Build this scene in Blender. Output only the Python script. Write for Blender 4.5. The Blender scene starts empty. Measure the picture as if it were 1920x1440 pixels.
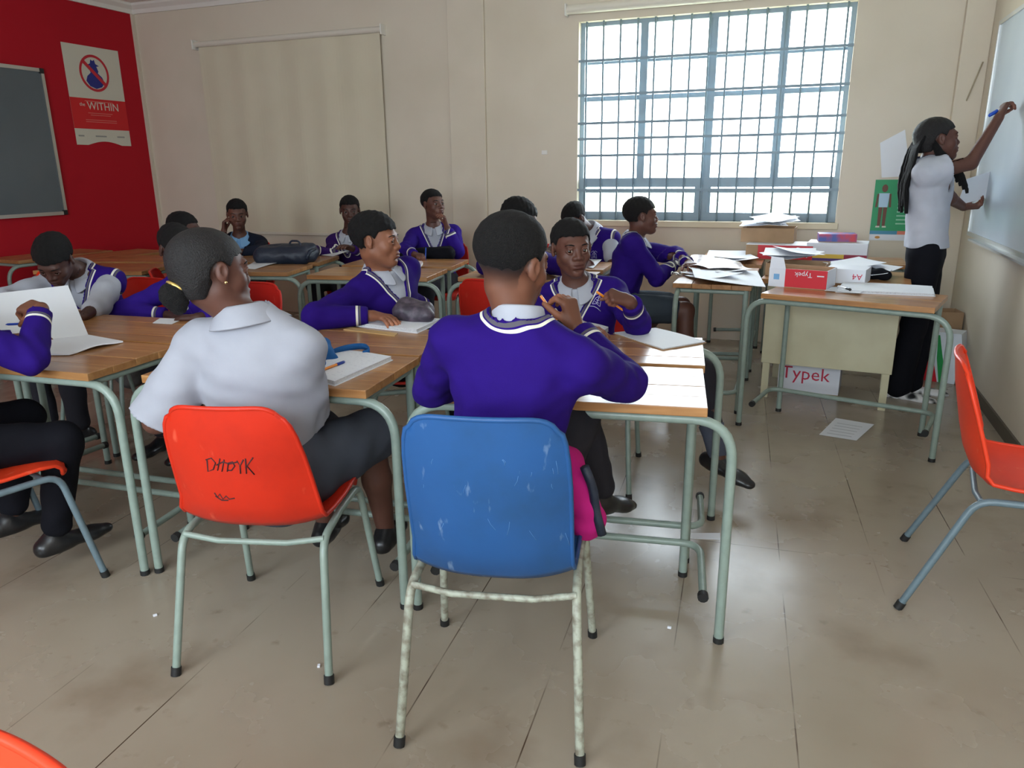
import bpy, bmesh, math, random
import numpy as np
from mathutils import Vector, Matrix
random.seed(7); np.random.seed(7)
SC = bpy.context.scene
COL = SC.collection
# ------------------------------------------------------------------ camera, world, light, exposure
CAM = np.array([0.0, 0.0, 1.38])
FPX = 1408.3
_ya, _pi, _ro = [math.radians(v) for v in (20.644, 16.02, -0.6625)]
_f0 = np.array([-math.sin(_ya), math.cos(_ya), 0]); _r0 = np.array([math.cos(_ya), math.sin(_ya), 0]); _u0 = np.array([0, 0, 1.0])
CF = _f0*math.cos(_pi) - _u0*math.sin(_pi); _u1 = _u0*math.cos(_pi) + _f0*math.sin(_pi)
CR = _r0*math.cos(_ro) + _u1*math.sin(_ro); CU = -_r0*math.sin(_ro) + _u1*math.cos(_ro)
cam = bpy.data.cameras.new('camera'); cam.sensor_fit = 'HORIZONTAL'; cam.sensor_width = 36.0; cam.lens = FPX/1920*36
cam.clip_start = 0.05; cam.clip_end = 200
camo = bpy.data.objects.new('camera', cam); COL.objects.link(camo)
camo.matrix_world = Matrix(((CR[0], CU[0], -CF[0], CAM[0]), (CR[1], CU[1], -CF[1], CAM[1]), (CR[2], CU[2], -CF[2], CAM[2]), (0, 0, 0, 1)))
SC.camera = camo
SC.view_settings.view_transform = 'Standard'; SC.view_settings.look = 'None'
SC.view_settings.exposure = 1.40; SC.view_settings.gamma = 1.0
SC.view_settings.use_curve_mapping = False
world = bpy.data.worlds.new('world'); SC.world = world; world.use_nodes = True
_bg = world.node_tree.nodes['Background']
_bg.inputs[0].default_value = (0.86, 0.925, 1.0, 1); _bg.inputs[1].default_value = 7.0
YW, XL, XR, YB, ZC = 6.30, -6.32, 1.10, -1.7, 2.96       # the room: window wall, red wall, whiteboard wall, rear wall, ceiling
WX0, WX1, WZ0, WZ1 = -1.77, 0.26, 0.955, 2.49             # the window in view
REAR = [(-3.3, -1.5), (-1.1, 0.9)]          # windows in the wall behind the camera
def portal(name, loc, rot, sx, sy):
    l = bpy.data.lights.new(name, 'AREA'); l.shape = 'RECTANGLE'; l.size = sx; l.size_y = sy
    l.cycles.is_portal = True
    o = bpy.data.objects.new(name, l); COL.objects.link(o); o.location = loc; o.rotation_euler = rot
portal('window_portal', ((WX0+WX1)/2, YW+0.13, (WZ0+WZ1)/2), (-math.pi/2, 0, 0), WX1-WX0, WZ1-WZ0)
for _i, (_a, _b) in enumerate(REAR):
    portal('rear_portal', ((_a+_b)/2, YB-0.16, 1.75), (math.pi/2, 0, 0), _b-_a, 1.5)
# ------------------------------------------------------------------ pixel helpers (a 1920 x 1440 frame)
def A(*v): return np.array(v, float)
def ray(px, py): return (px-960)/FPX*CR - (py-720)/FPX*CU + CF
def onz(px, py, z=0.0):
    d = ray(px, py); return CAM + d*((z-CAM[2])/d[2])
def ony(px, py, y):
    d = ray(px, py); return CAM + d*(y/d[1])
def onx(px, py, x):
    d = ray(px, py); return CAM + d*(x/d[0])
def reach(par, px, py, L, far=True):
    d = ray(px, py); d = d/np.linalg.norm(d); m = CAM-par
    b = m@d; c = m@m-L*L; q = b*b-c
    if q < 0:
        p = CAM - d*b; v = p-par; return par + v/np.linalg.norm(v)*L
    t = -b + (math.sqrt(q) if far else -math.sqrt(q)); return CAM + d*t
def nrm(v):
    v = np.asarray(v, float); return v/max(np.linalg.norm(v), 1e-9)
def toward(a, b, L): return a + nrm(np.asarray(b, float)-a)*L
# ------------------------------------------------------------------ materials
MATS = {}
def mat(name, col, rough=0.6, metal=0.0, spec=0.5, noise=None, bump=None, coat=0.0, sheen=0.0):
    """noise = (scale, amount, colour2, detail); bump = (scale, strength)"""
    if name in MATS: return MATS[name]
    m = bpy.data.materials.new(name); m.use_nodes = True; nt = m.node_tree; b = nt.nodes['Principled BSDF']
    b.inputs['Base Color'].default_value = (*col, 1); b.inputs['Roughness'].default_value = rough
    b.inputs['Metallic'].default_value = metal; b.inputs['Specular IOR Level'].default_value = spec
    b.inputs['Coat Weight'].default_value = coat; b.inputs['Sheen Weight'].default_value = sheen
    tc = nt.nodes.new('ShaderNodeTexCoord')
    if noise:
        n = nt.nodes.new('ShaderNodeTexNoise'); n.inputs['Scale'].default_value = noise[0]; n.inputs['Detail'].default_value = noise[3] if len(noise) > 3 else 4
        nt.links.new(tc.outputs['Object'], n.inputs['Vector'])
        r = nt.nodes.new('ShaderNodeMapRange'); r.inputs[1].default_value = 0.42; r.inputs[2].default_value = 0.68; r.inputs[4].default_value = noise[1]
        nt.links.new(n.outputs['Fac'], r.inputs[0])
        x = nt.nodes.new('ShaderNodeMix'); x.data_type = 'RGBA'; x.inputs[6].default_value = (*col, 1); x.inputs[7].default_value = (*noise[2], 1)
        nt.links.new(r.outputs[0], x.inputs[0]); nt.links.new(x.outputs[2], b.inputs['Base Color'])
    if bump:
        n = nt.nodes.new('ShaderNodeTexNoise'); n.inputs['Scale'].default_value = bump[0]; n.inputs['Detail'].default_value = 3
        nt.links.new(tc.outputs['Object'], n.inputs['Vector'])
        u = nt.nodes.new('ShaderNodeBump'); u.inputs['Strength'].default_value = bump[1]; u.inputs['Distance'].default_value = 0.01
        nt.links.new(n.outputs['Fac'], u.inputs['Height']); nt.links.new(u.outputs[0], b.inputs['Normal'])
    MATS[name] = m; return m
def srgb(r, g, b):
    f = lambda c: ((c/255+0.055)/1.055)**2.4 if c > 10 else c/255/12.92
    return (f(r), f(g), f(b))
# ------------------------------------------------------------------ mesh helpers
def link(name, me, m=None, parent=None):
    o = bpy.data.objects.new(name, me); COL.objects.link(o)
    if m is not None and me is not None and hasattr(me, 'materials') and not me.materials: me.materials.append(m)
    if parent is not None: o.parent = parent
    return o
def empty(name, loc=(0, 0, 0), rz=0.0):
    o = bpy.data.objects.new(name, None); COL.objects.link(o); o.location = loc; o.rotation_euler = (0, 0, rz); o.empty_display_size = 0.1
    return o
def tag(o, label, cat, group=None):
    o['label'] = label; o['category'] = cat
    if group: o['group'] = group
    return o
def struct(o, label=None):
    o['kind'] = 'structure'
    if label: o['label'] = label
    return o
def pyd(name, V, F, smooth=False):
    me = bpy.data.meshes.new(name); me.from_pydata([tuple(map(float, v)) for v in V], [], F)
    if smooth: me.polygons.foreach_set('use_smooth', [True]*len(me.polygons))
    me.update(); return me
class MB:
    """collects shapes into one mesh"""
    def __init__(s): s.V = []; s.F = []
    def add(s, V, F):
        n = len(s.V); s.V += [tuple(map(float, v)) for v in V]; s.F += [tuple(i+n for i in f) for f in F]; return s
    def box(s, lo, hi, M=None, bev=0.0):
        x0, y0, z0 = lo; x1, y1, z1 = hi
        V = [(x, y, z) for z in (z0, z1) for y in (y0, y1) for x in (x0, x1)]
        F = [(0, 2, 3, 1), (4, 5, 7, 6), (0, 1, 5, 4), (2, 6, 7, 3), (0, 4, 6, 2), (1, 3, 7, 5)]
        if bev:
            bm = bmesh.new(); vs = [bm.verts.new(v) for v in V]
            for f in F: bm.faces.new([vs[i] for i in f])
            bmesh.ops.bevel(bm, geom=bm.edges[:], offset=bev, segments=2, affect='EDGES', profile=0.5)
            bm.verts.index_update(); V = [tuple(v.co) for v in bm.verts]; F = [tuple(v.index for v in f.verts) for f in bm.faces]; bm.free()
        if M is not None: V = [tuple(M @ Vector(v)) for v in V]
        return s.add(V, F)
    def tube(s, pts, r, n=10, cap=True, r2=None):
        P = [np.array(p, float) for p in pts]; m = len(P); V = []; F = []
        t0 = nrm(P[1]-P[0]); a = np.array([0, 0, 1.0]) if abs(t0[2]) < 0.9 else np.array([1.0, 0, 0]); u = nrm(np.cross(t0, a))
        for i in range(m):
            t = nrm(P[min(i+1, m-1)]-P[max(i-1, 0)]); u = nrm(u - t*(u@t)); w = np.cross(t, u)
            rr = r if r2 is None else r+(r2-r)*i/(m-1)
            if hasattr(r, '__len__'): rr = r[i]
            for k in range(n):
                c = 2*math.pi*k/n; V.append(P[i]+rr*(u*math.cos(c)+w*math.sin(c)))
        for i in range(m-1):
            for k in range(n):
                a0 = i*n+k; b0 = i*n+(k+1) % n; F.append((a0, b0, b0+n, a0+n))
        if cap: F.append(tuple(range(n-1, -1, -1))); F.append(tuple((m-1)*n+k for k in range(n)))
        return s.add(V, F)
    def quadslab(s, c, t):
        """a slab: four bottom corners (counter-clockwise from above) lifted by t"""
        c = [np.array(p, float) for p in c]; V = c+[p+A(0, 0, t) for p in c]
        return s.add(V, [(3, 2, 1, 0), (4, 5, 6, 7)]+[(i, (i+1) % 4, (i+1) % 4+4, i+4) for i in range(4)])
    def build(s, name, m, parent=None, smooth=False, auto=None):
        me = pyd(name, s.V, s.F, smooth)
        if auto is not None:
            me.polygons.foreach_set('use_smooth', [True]*len(me.polygons)); me.set_sharp_from_angle(angle=math.radians(auto))
        return link(name, me, m, parent)
def fillet(pts, r, n=5):
    """round the inner corners of a polyline"""
    P = [np.array(p, float) for p in pts]; out = [P[0]]
    for i in range(1, len(P)-1):
        a = nrm(P[i-1]-P[i]); b = nrm(P[i+1]-P[i]); rr = min(r, np.linalg.norm(P[i-1]-P[i])*.48, np.linalg.norm(P[i+1]-P[i])*.48)
        s0 = P[i]+a*rr; s1 = P[i]+b*rr
        for k in range(n+1):
            t = k/n; out.append(s0*(1-t)**2+P[i]*2*t*(1-t)+s1*t*t)
    out.append(P[-1]); return out
def text_mesh(name, body, size, m, parent, loc, rot, depth=0.0006, align='LEFT'):
    cu = bpy.data.curves.new(name, 'FONT'); cu.body = body; cu.size = size; cu.extrude = depth; cu.align_x = align; cu.resolution_u = 2
    o = bpy.data.objects.new(name, cu); COL.objects.link(o)
    dg = bpy.context.evaluated_depsgraph_get(); me = bpy.data.meshes.new_from_object(o.evaluated_get(dg)); bpy.data.objects.remove(o)
    me.name = name; me.materials.clear()
    t = link(name, me, m, parent); t.matrix_local = Matrix.Translation(loc) @ rot
    return t
# ------------------------------------------------------------------ the setting
M_wall = mat('cream wall paint', srgb(218, 206, 188), 0.75, noise=(1.3, 0.35, srgb(196, 183, 160), 6), bump=(60, 0.04))
M_red = mat('red wall paint', (0.46, 0.009, 0.020), 0.7, spec=.2, noise=(0.9, 0.5, (0.40, 0.008, 0.017), 4), bump=(60, 0.05))
M_white = mat('white paint', srgb(232, 228, 220), 0.6)
M_ceil = mat('ceiling paint', srgb(236, 232, 224), 0.8)
def floor_material():
    m = bpy.data.materials.new('worn screed floor'); m.use_nodes = True; nt = m.node_tree; b = nt.nodes['Principled BSDF']; L = nt.links.new
    tc = nt.nodes.new('ShaderNodeTexCoord')
    def noise(sc, det, lo, hi, rot=None):
        n = nt.nodes.new('ShaderNodeTexNoise'); n.inputs['Scale'].default_value = sc; n.inputs['Detail'].default_value = det; L(tc.outputs['Object'], n.inputs['Vector'])
        r = nt.nodes.new('ShaderNodeMapRange'); r.inputs[1].default_value = lo; r.inputs[2].default_value = hi; L(n.outputs['Fac'], r.inputs[0]); return r.outputs[0]
    def mix(f, a, c):
        x = nt.nodes.new('ShaderNodeMix'); x.data_type = 'RGBA'; L(f, x.inputs[0])
        if isinstance(a, tuple): x.inputs[6].default_value = (*a, 1)
        else: L(a, x.inputs[6])
        x.inputs[7].default_value = (*c, 1); return x.outputs[2]
    c = mix(noise(0.8, 8, .38, .66), srgb(162, 150, 134), srgb(144, 130, 112))
    c = mix(noise(2.6, 5, .54, .90), c, srgb(112, 90, 68))
    c = mix(noise(14, 6, .64, .95), c, srgb(100, 80, 60))
    # seams between the laid sheets
    mp = nt.nodes.new('ShaderNodeMapping'); mp.inputs['Location'].default_value = (0.10, 3.3, 0); mp.inputs['Rotation'].default_value = (0, 0, math.radians(-4)); L(tc.outputs['Object'], mp.inputs['Vector'])
    br = nt.nodes.new('ShaderNodeTexBrick'); br.inputs['Scale'].default_value = 1.0; br.offset = 0.0
    br.inputs['Brick Width'].default_value = 0.325; br.inputs['Row Height'].default_value = 6.0; br.inputs['Mortar Size'].default_value = 0.0022; br.inputs['Mortar Smooth'].default_value = 0.3
    L(mp.outputs[0], br.inputs['Vector'])
    mm = nt.nodes.new('ShaderNodeMath'); mm.operation = 'MULTIPLY'; L(br.outputs['Fac'], mm.inputs[0]); L(noise(1.7, 5, .47, .60), mm.inputs[1])
    c = mix(mm.outputs[0], c, srgb(74, 56, 42))
    L(c, b.inputs['Base Color'])
    r = nt.nodes.new('ShaderNodeMapRange'); r.inputs[3].default_value = 0.15; r.inputs[4].default_value = 0.38
    n = nt.nodes.new('ShaderNodeTexNoise'); n.inputs['Scale'].default_value = 2.2; n.inputs['Detail'].default_value = 6; L(tc.outputs['Object'], n.inputs['Vector']); L(n.outputs['Fac'], r.inputs[0]); L(r.outputs[0], b.inputs['Roughness'])
    bp = nt.nodes.new('ShaderNodeBump'); bp.inputs['Strength'].default_value = 0.06; bp.inputs['Distance'].default_value = 0.01
    n2 = nt.nodes.new('ShaderNodeTexNoise'); n2.inputs['Scale'].default_value = 9; n2.inputs['Detail'].default_value = 5; L(tc.outputs['Object'], n2.inputs['Vector']); L(n2.outputs['Fac'], bp.inputs['Height']); L(bp.outputs[0], b.inputs['Normal'])
    b.inputs['Specular IOR Level'].default_value = 0.5
    return m
struct(MB().box((XL-.2, YB-.2, -.1), (XR+.2, YW+.2, 0)).build('floor', floor_material()))
struct(MB().box((XL-.2, YB-.2, ZC), (XR+.2, YW+.2, ZC+.1)).build('ceiling', M_ceil))
struct(MB().box((XL-.2, YB-.2, 0), (XL, YW+.2, ZC)).build('wall_left', M_red))
struct(MB().box((XR, YB-.2, 0), (XR+.2, YW+.2, ZC)).build('wall_right', M_wall))
w = MB()
w.box((XL, YW, 0), (WX0, YW+.2, ZC)); w.box((WX1, YW, 0), (XR, YW+.2, ZC)); w.box((WX0, YW, 0), (WX1, YW+.2, WZ0)); w.box((WX0, YW, WZ1), (WX1, YW+.2, ZC))
struct(w.build('wall_back', M_wall))
w = MB(); xs = XL
for a, b in REAR:
    w.box((xs, YB-.2, 0), (a, YB, ZC)); w.box((a, YB-.2, 0), (b, YB, 1.0)); w.box((a, YB-.2, 2.5), (b, YB, ZC)); xs = b
w.box((xs, YB-.2, 0), (XR, YB, ZC))
struct(w.build('wall_rear', M_wall))
# cornices
def cornice(name, p, q, inward):
    p = A(*p); q = A(*q); iw = A(*inward, 0); prof = [(0, 0), (0, -.085), (.02, -.085), (.035, -.05), (.075, -.02), (.085, 0)]
    V = [e+iw*a+A(0, 0, ZC+b) for e in (p, q) for a, b in prof]; n = len(prof)
    F = [(i, (i+1) % n, (i+1) % n+n, i+n) for i in range(n)]+[tuple(range(n-1, -1, -1)), tuple(range(n, 2*n))]
    struct(MB().add(V, F).build(name, M_white))
cornice('trim_1', (XL, YB, 0), (XL, YW, 0), (1, 0)); cornice('trim_2', (XL, YW, 0), (XR, YW, 0), (0, -1)); cornice('trim_3', (XR, YW, 0), (XR, YB, 0), (-1, 0))
# pilasters on the window wall
pa = ony(292, 300, YW)[0]
pts = [ony(845, 200, YW)[0], ony(912, 200, YW)[0]]
struct(MB().box((XL, YW-.035, 0), (pa-.02, YW, ZC-.085)).build('trim_4', M_wall))
struct(MB().box((pts[0], YW-.03, 0), (pts[1], YW, ZC-.085), bev=.006).build('trim_5', M_wall))
struct(MB().box((0.93, YW-.07, 0), (XR, YW, ZC-.085), bev=.006).build('trim_6', M_wall))
struct(MB().box((XR-.012, YB, 0), (XR, YW, .07)).build('baseboard_right', mat('dark skirting', srgb(96, 88, 76), .6)))
struct(MB().box((WX0-.02, YW-.03, WZ0-.05), (WX1+.02, YW+.06, WZ0-.0), bev=.006).build('trim_7', mat('sill paint', srgb(214, 200, 172), .5)))
# ---- the window: steel frame, panes and burglar bars
M_steel = mat('grey blue window steel', srgb(138, 156, 168), .45)
M_bar = mat('burglar bar paint', srgb(128, 148, 160), .45)
def pane_material():
    m = bpy.data.materials.new('window glass'); m.use_nodes = True; nt = m.node_tree; nt.nodes.remove(nt.nodes['Principled BSDF'])
    t = nt.nodes.new('ShaderNodeBsdfTransparent'); g = nt.nodes.new('ShaderNodeBsdfGlossy'); g.inputs['Roughness'].default_value = .03
    t.inputs[0].default_value = (.93, .96, .97, 1); x = nt.nodes.new('ShaderNodeMixShader'); x.inputs[0].default_value = .05
    nt.links.new(t.outputs[0], x.inputs[1]); nt.links.new(g.outputs[0], x.inputs[2]); nt.links.new(x.outputs[0], nt.nodes['Material Output'].inputs[0]); return m
M_pane = pane_material()
win = struct(empty('window_1', ((WX0+WX1)/2, YW+.1, WZ0)), 'big steel window with burglar bars and grey panes')
def wbox(name, x0, x1, z0, z1, y0, y1, m):
    o = MB().box((x0-(WX0+WX1)/2, y0-.1, z0-WZ0), (x1-(WX0+WX1)/2, y1-.1, z1-WZ0)).build(name, m, win); return o
zt0 = ony(1330, 351, YW)[2]; zt1 = ony(1330, 333, YW)[2]          # the wide transom
xm = [ony(p, 200, YW)[0] for p in (1201, 1329, 1461)]             # three mullions above
xl = ony(1314, 380, YW)[0]
fy0, fy1 = .07, .12
wbox('frame_side', WX0, WX0+.035, WZ0, WZ1, fy0, fy1, M_steel); wbox('frame_side', WX1-.035, WX1, WZ0, WZ1, fy0, fy1, M_steel)
wbox('frame_head', WX0+.035, WX1-.035, WZ1-.03, WZ1, fy0-.003, fy1-.002, M_steel); wbox('frame_foot', WX0+.035, WX1-.035, WZ0, WZ0+.065, fy0-.003, fy1-.002, M_steel)
wbox('transom', WX0+.035, WX1-.035, zt0, zt1, fy0-.012, fy1-.004, M_steel); wbox('lower_mullion', xl-.045, xl+.045, WZ0+.065, zt0, fy0-.01, fy1-.001, M_steel)
rows = [ony(1330, p, YW)[2] for p in (103, 175)]
cols = [WX0+.035]+xm+[WX1-.035]
for x in xm: wbox('mullion', x-.03, x+.03, zt1, WZ1-.03, fy0, fy1, M_steel)
for i in range(4):
    wbox('glazing_bar', cols[i], cols[i+1], rows[0]-.01, rows[0]+.01, fy0+.017, fy1-.01, M_steel)
    wbox('vent_rail', cols[i]+.03*(i > 0), cols[i+1]-.03*(i < 3), rows[1]-.018, rows[1]+.018, fy0+.002, fy1-.003, M_steel)
    zz = [zt1]+[rows[1], rows[0]]+[WZ1-.03]
    for a, b in zip(zz, zz[1:]): wbox('pane', cols[i], cols[i+1], a, b, .098, .102, M_pane)
for a, b in ((WX0+.035, xl-.045), (xl+.045, WX1-.035)):
    wbox('casement_rail', a+.018, b-.018, zt0-.045, zt0-.028, fy0+.001, fy1-.006, M_steel); wbox('casement_stile', a, a+.018, WZ0+.065, zt0, fy0+.004, fy1-.005, M_steel); wbox('casement_stile', b-.018, b, WZ0+.065, zt0, fy0+.004, fy1-.005, M_steel)
    wbox('pane', a, b, WZ0+.065, zt0, .098, .102, M_pane)
nb = 15
for i in range(nb):
    x = WX0+.06+(WX1-WX0-.12)*i/(nb-1)
    o = MB().tube([(x-(WX0+WX1)/2, -.075, .0), (x-(WX0+WX1)/2, -.075, WZ1-WZ0)], .0085, 6).build('burglar_bar', M_bar, win, smooth=True)
for p in (100, 168, 224, 255, 288, 356):
    z = ony(1330, p, YW)[2]-WZ0
    MB().box((WX0-(WX0+WX1)/2, -.088, z-.010), (WX1-(WX0+WX1)/2, -.083, z+.010)).build('burglar_rail', M_bar, win)
for a, b in REAR:
    n_ = REAR.index((a, b))+2
    r = struct(empty('window_%d' % n_, ((a+b)/2, YB-.12, 1.0)), 'steel window in the wall behind')
    f = MB(); h = (b-a)/2
    f.box((-h, -.02, 0), (-h+.04, .02, 1.5)); f.box((h-.04, -.02, 0), (h, .02, 1.5)); f.box((-h, -.02, 0), (h, .02, .04)); f.box((-h, -.02, 1.46), (h, .02, 1.5))
    for k in (-.5, 0, .5): f.box((k*h-.02, -.02, .04), (k*h+.02, .02, 1.46))
    f.build('frame', M_steel, r)
    for k in range(4): MB().box((-h+k*h/2+.02, -.002, .04), (-h+(k+1)*h/2-.02, .002, 1.46)).build('pane', M_pane, r)
# ---- outside: ground, shrubs
M_grass = mat('dry grass', srgb(206, 206, 176), .9, noise=(3, .6, srgb(190, 194, 156), 6))
struct(MB().box((-40, YW+.25, -.6), (40, 60, -.5)).build('ground_outside', M_grass))
def shrub(x, y, r, h, label):
    rnd = random.Random(int(x*100)); V = []; F = []
    for i in range(700):
        a = rnd.uniform(0, 6.283); b = rnd.uniform(-.4, 1.45); q = rnd.uniform(.55, 1)
        c = A(x+r*q*math.cos(b)*math.cos(a), y+r*q*math.cos(b)*math.sin(a), -.5+h*(.35+.6*q*math.sin(b)))
        d1 = nrm(A(rnd.gauss(0, 1), rnd.gauss(0, 1), rnd.gauss(0, 1))); d2 = nrm(np.cross(d1, A(rnd.gauss(0, 1), rnd.gauss(0, 1), rnd.gauss(0, 1)))); s = rnd.uniform(.05, .11)
        n = len(V); V += [c-d1*s, c+d2*s*.45, c+d1*s, c-d2*s*.45]; F.append((n, n+1, n+2, n+3))
    t = empty('shrub', (0, 0, 0)); tag(t, label, 'shrub')
    link('foliage', pyd('foliage', V, F), mat('shrub leaves', srgb(176, 186, 146), .7, noise=(6, .6, srgb(200, 204, 170))), t)
    MB().tube([(x, y, -.5), (x+.03, y, -.5+h*.7)], .05, 7).build('stem', mat('bark', srgb(110, 95, 75), .9), t)
shrub(-1.9, 12.0, .9, 1.5, 'pale leafy shrub outside the window, lower left corner of the panes')
shrub(-.2, 13.5, 1.0, 1.4, 'pale leafy shrub outside behind the lower right panes')
# ---- roller blinds
def blind(x0, x1, z0, z1, name, label, drop=True):
    t = empty(name, ((x0+x1)/2, YW, z0)); tag(t, label, 'blind', None); h = (x1-x0)/2; H_ = z1-z0
    mb = MB(); mb.tube([(-h-.03, -.045, H_), (h+.03, -.045, H_)], .036 if not drop else .026, 16); mb.build('roller', mat('blind tube', srgb(222, 214, 200), .5), t, auto=40)
    for s in (-1, 1): MB().box((s*(h+.03)-.006, -.085, H_-.045), (s*(h+.03)+.006, 0, H_+.04), bev=.003).build('bracket', M_white, t)
    if drop:
        n = 60; V = []; F = []
        for j in range(2):
            for i in range(n+1):
                u = i/n; V.append((-h+2*h*u, -.035+.006*math.sin(u*17)*(1-j*.5)+.004*math.sin(u*41+1), H_ if j == 0 else 0))
        for i in range(n): F.append((i, i+1, i+n+2, i+n+1))
        o = link('cloth', pyd('cloth', V, F), mat('blind cloth', srgb(216, 206, 182), .8, noise=(2.0, .4, srgb(204, 194, 168))), t)
        md = o.modifiers.new('s', 'SOLIDIFY'); md.thickness = .002
        MB().box((-h, -.045, -.02), (h, -.028, .006), bev=.004).build('bottom_bar', mat('blind bar', srgb(214, 206, 190), .5), t)
    return t
b0 = ony(376, 85, YW); b1 = ony(737, 440, YW)
blind(b0[0], b1[0], b1[2], b0[2], 'roller_blind', 'cream roller blind pulled down over the left window')
b2 = ony(1072, 20, YW)
blind(b2[0], WX1+.1, b2[2]-.01, b2[2], 'roller_blind', 'white roller blind wound up above the barred window', drop=False)
# small marks: a wall plug
tag(MB().box((0, -.012, 0), (.05, 0, .035), bev=.004).build('wall_plate', M_white), 'small white blank plate on the wall between blind and window', 'wall plate').location = tuple(ony(1016, 290, YW))
# ---- blackboard on the red wall
M_alu = mat('aluminium', (.62, .62, .6), .38, 1.0); M_black = mat('black plastic', (.012, .012, .013), .45)
c0 = onx(75, 129, XL); c1 = onx(124, 402, XL); zb0, zb1, yb = c1[2], c0[2], (c0[1]+c1[1])/2
t = empty('blackboard', (XL, yb-1.2, zb0)); tag(t, 'grey green chalkboard with aluminium frame on the red wall', 'blackboard'); H_ = zb1-zb0
MB().box((0, -1.2, 0), (.02, 1.2, H_)).build('panel', mat('slate panel', srgb(92, 100, 104), .6, noise=(1.5, .5, srgb(104, 112, 116), 5)), t)
for z in (0, H_-.03): MB().box((0, -1.2, z), (.032, 1.2, z+.03)).build('frame_rail', M_alu, t)
for y in (-1.2, 1.17): MB().box((0, y, .03), (.032, y+.03, H_-.03)).build('frame_stile', M_alu, t)
for y in (-1.2, 1.16):
    for z in (0, H_-.04): MB().box((0, y-.002, z-.002), (.036, y+.042, z+.042), bev=.006).build('corner_cap', M_black, t)
# ---- whiteboard on the right wall
wz1 = onx(1879.6, 41.5, XR)[2]; wz0 = onx(1834, 446, XR)[2]; wy = onx(1850, 250, XR)[1]
t = empty('whiteboard', (XR, wy-1.5, wz0)); tag(t, 'large smudged whiteboard on the right wall', 'whiteboard'); H_ = wz1-wz0
M_wb = mat('whiteboard enamel', srgb(198, 210, 220), .28, noise=(1.1, .55, srgb(164, 178, 194), 5))
MB().box((-.018, -1.5, 0), (0, 1.5, H_)).build('panel', M_wb, t)
for z in (0, H_-.025): MB().box((-.026, -1.5, z), (0, 1.5, z+.025)).build('frame_rail', M_alu, t)
for y in (-1.5, 1.48): MB().box((-.026, y, .025), (0, y+.02, H_-.025)).build('frame_stile', M_alu, t)
MB().box((-.07, -1.2, -.012), (0, 1.2, .0)).build('pen_tray', M_alu, t)
# ---- hanging cord by the right corner
a0 = ony(1843, 116, YW-.078); a1 = ony(1797, 224, YW-.008)
tag(MB().tube([a0, (a0+a1)/2+A(-.01, -.05, -.01), a1], .005, 6).build('cord', mat('old cord', srgb(172, 160, 134), .7), smooth=True), 'thin slack cord slung across the corner above the teacher', 'cord')
# ------------------------------------------------------------------ furniture
def wood_material(name, c1, c2, c3, rough=.3):
    m = bpy.data.materials.new(name); m.use_nodes = True; nt = m.node_tree; b = nt.nodes['Principled BSDF']; L = nt.links.new
    tc = nt.nodes.new('ShaderNodeTexCoord'); mp = nt.nodes.new('ShaderNodeMapping'); mp.inputs['Scale'].default_value = (1.6, 22, 22); L(tc.outputs['Object'], mp.inputs['Vector'])
    oi = nt.nodes.new('ShaderNodeObjectInfo'); ad = nt.nodes.new('ShaderNodeVectorMath'); ad.operation = 'ADD'; sc = nt.nodes.new('ShaderNodeVectorMath'); sc.operation = 'SCALE'; sc.inputs['Scale'].default_value = 37.0
    L(oi.outputs['Random'], sc.inputs[0]); L(mp.outputs[0], ad.inputs[0]); L(sc.outputs[0], ad.inputs[1])
    n = nt.nodes.new('ShaderNodeTexNoise'); n.inputs['Scale'].default_value = 1.6; n.inputs['Detail'].default_value = 5; n.inputs['Distortion'].default_value = .6; L(ad.outputs[0], n.inputs['Vector'])
    r = nt.nodes.new('ShaderNodeValToRGB'); r.color_ramp.elements[0].color = (*c1, 1); r.color_ramp.elements[1].color = (*c2, 1); r.color_ramp.elements[0].position = .32; r.color_ramp.elements[1].position = .66
    L(n.outputs['Fac'], r.inputs[0])
    hs = nt.nodes.new('ShaderNodeHueSaturation'); mr = nt.nodes.new('ShaderNodeMapRange'); mr.inputs[3].default_value = .8; mr.inputs[4].default_value = 1.15; L(oi.outputs['Random'], mr.inputs[0]); L(mr.outputs[0], hs.inputs['Value']); L(r.outputs[0], hs.inputs['Color'])
    n2 = nt.nodes.new('ShaderNodeTexNoise'); n2.inputs['Scale'].default_value = 9; n2.inputs['Detail'].default_value = 8; L(tc.outputs['Object'], n2.inputs['Vector'])
    r2 = nt.nodes.new('ShaderNodeMapRange'); r2.inputs[1].default_value = .55; r2.inputs[2].default_value = .80; r2.inputs[4].default_value = .4; L(n2.outputs['Fac'], r2.inputs[0])
    x = nt.nodes.new('ShaderNodeMix'); x.data_type = 'RGBA'; x.inputs[7].default_value = (*c3, 1); L(r2.outputs[0], x.inputs[0]); L(hs.outputs[0], x.inputs[6]); L(x.outputs[2], b.inputs['Base Color'])
    r3 = nt.nodes.new('ShaderNodeMapRange'); r3.inputs[3].default_value = rough; r3.inputs[4].default_value = rough+.06; L(n2.outputs['Fac'], r3.inputs[0]); L(r3.outputs[0], b.inputs['Roughness'])
    bp = nt.nodes.new('ShaderNodeBump'); bp.inputs['Strength'].default_value = .10; bp.inputs['Distance'].default_value = .004; L(n.outputs['Fac'], bp.inputs['Height']); L(bp.outputs[0], b.inputs['Normal'])
    b.inputs['Coat Weight'].default_value = .3; b.inputs['Coat Roughness'].default_value = .20
    return m
M_wood = wood_material('desk pine', srgb(182, 134, 84), srgb(154, 104, 60), srgb(124, 86, 56), .27)
M_tube = mat('pale green tube paint', srgb(138, 153, 143), .36, noise=(30, .35, srgb(114, 128, 118)), spec=.5)
M_tubeg = mat('grey tube paint', srgb(104, 122, 130), .4, noise=(30, .4, srgb(84, 98, 104)))
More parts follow.
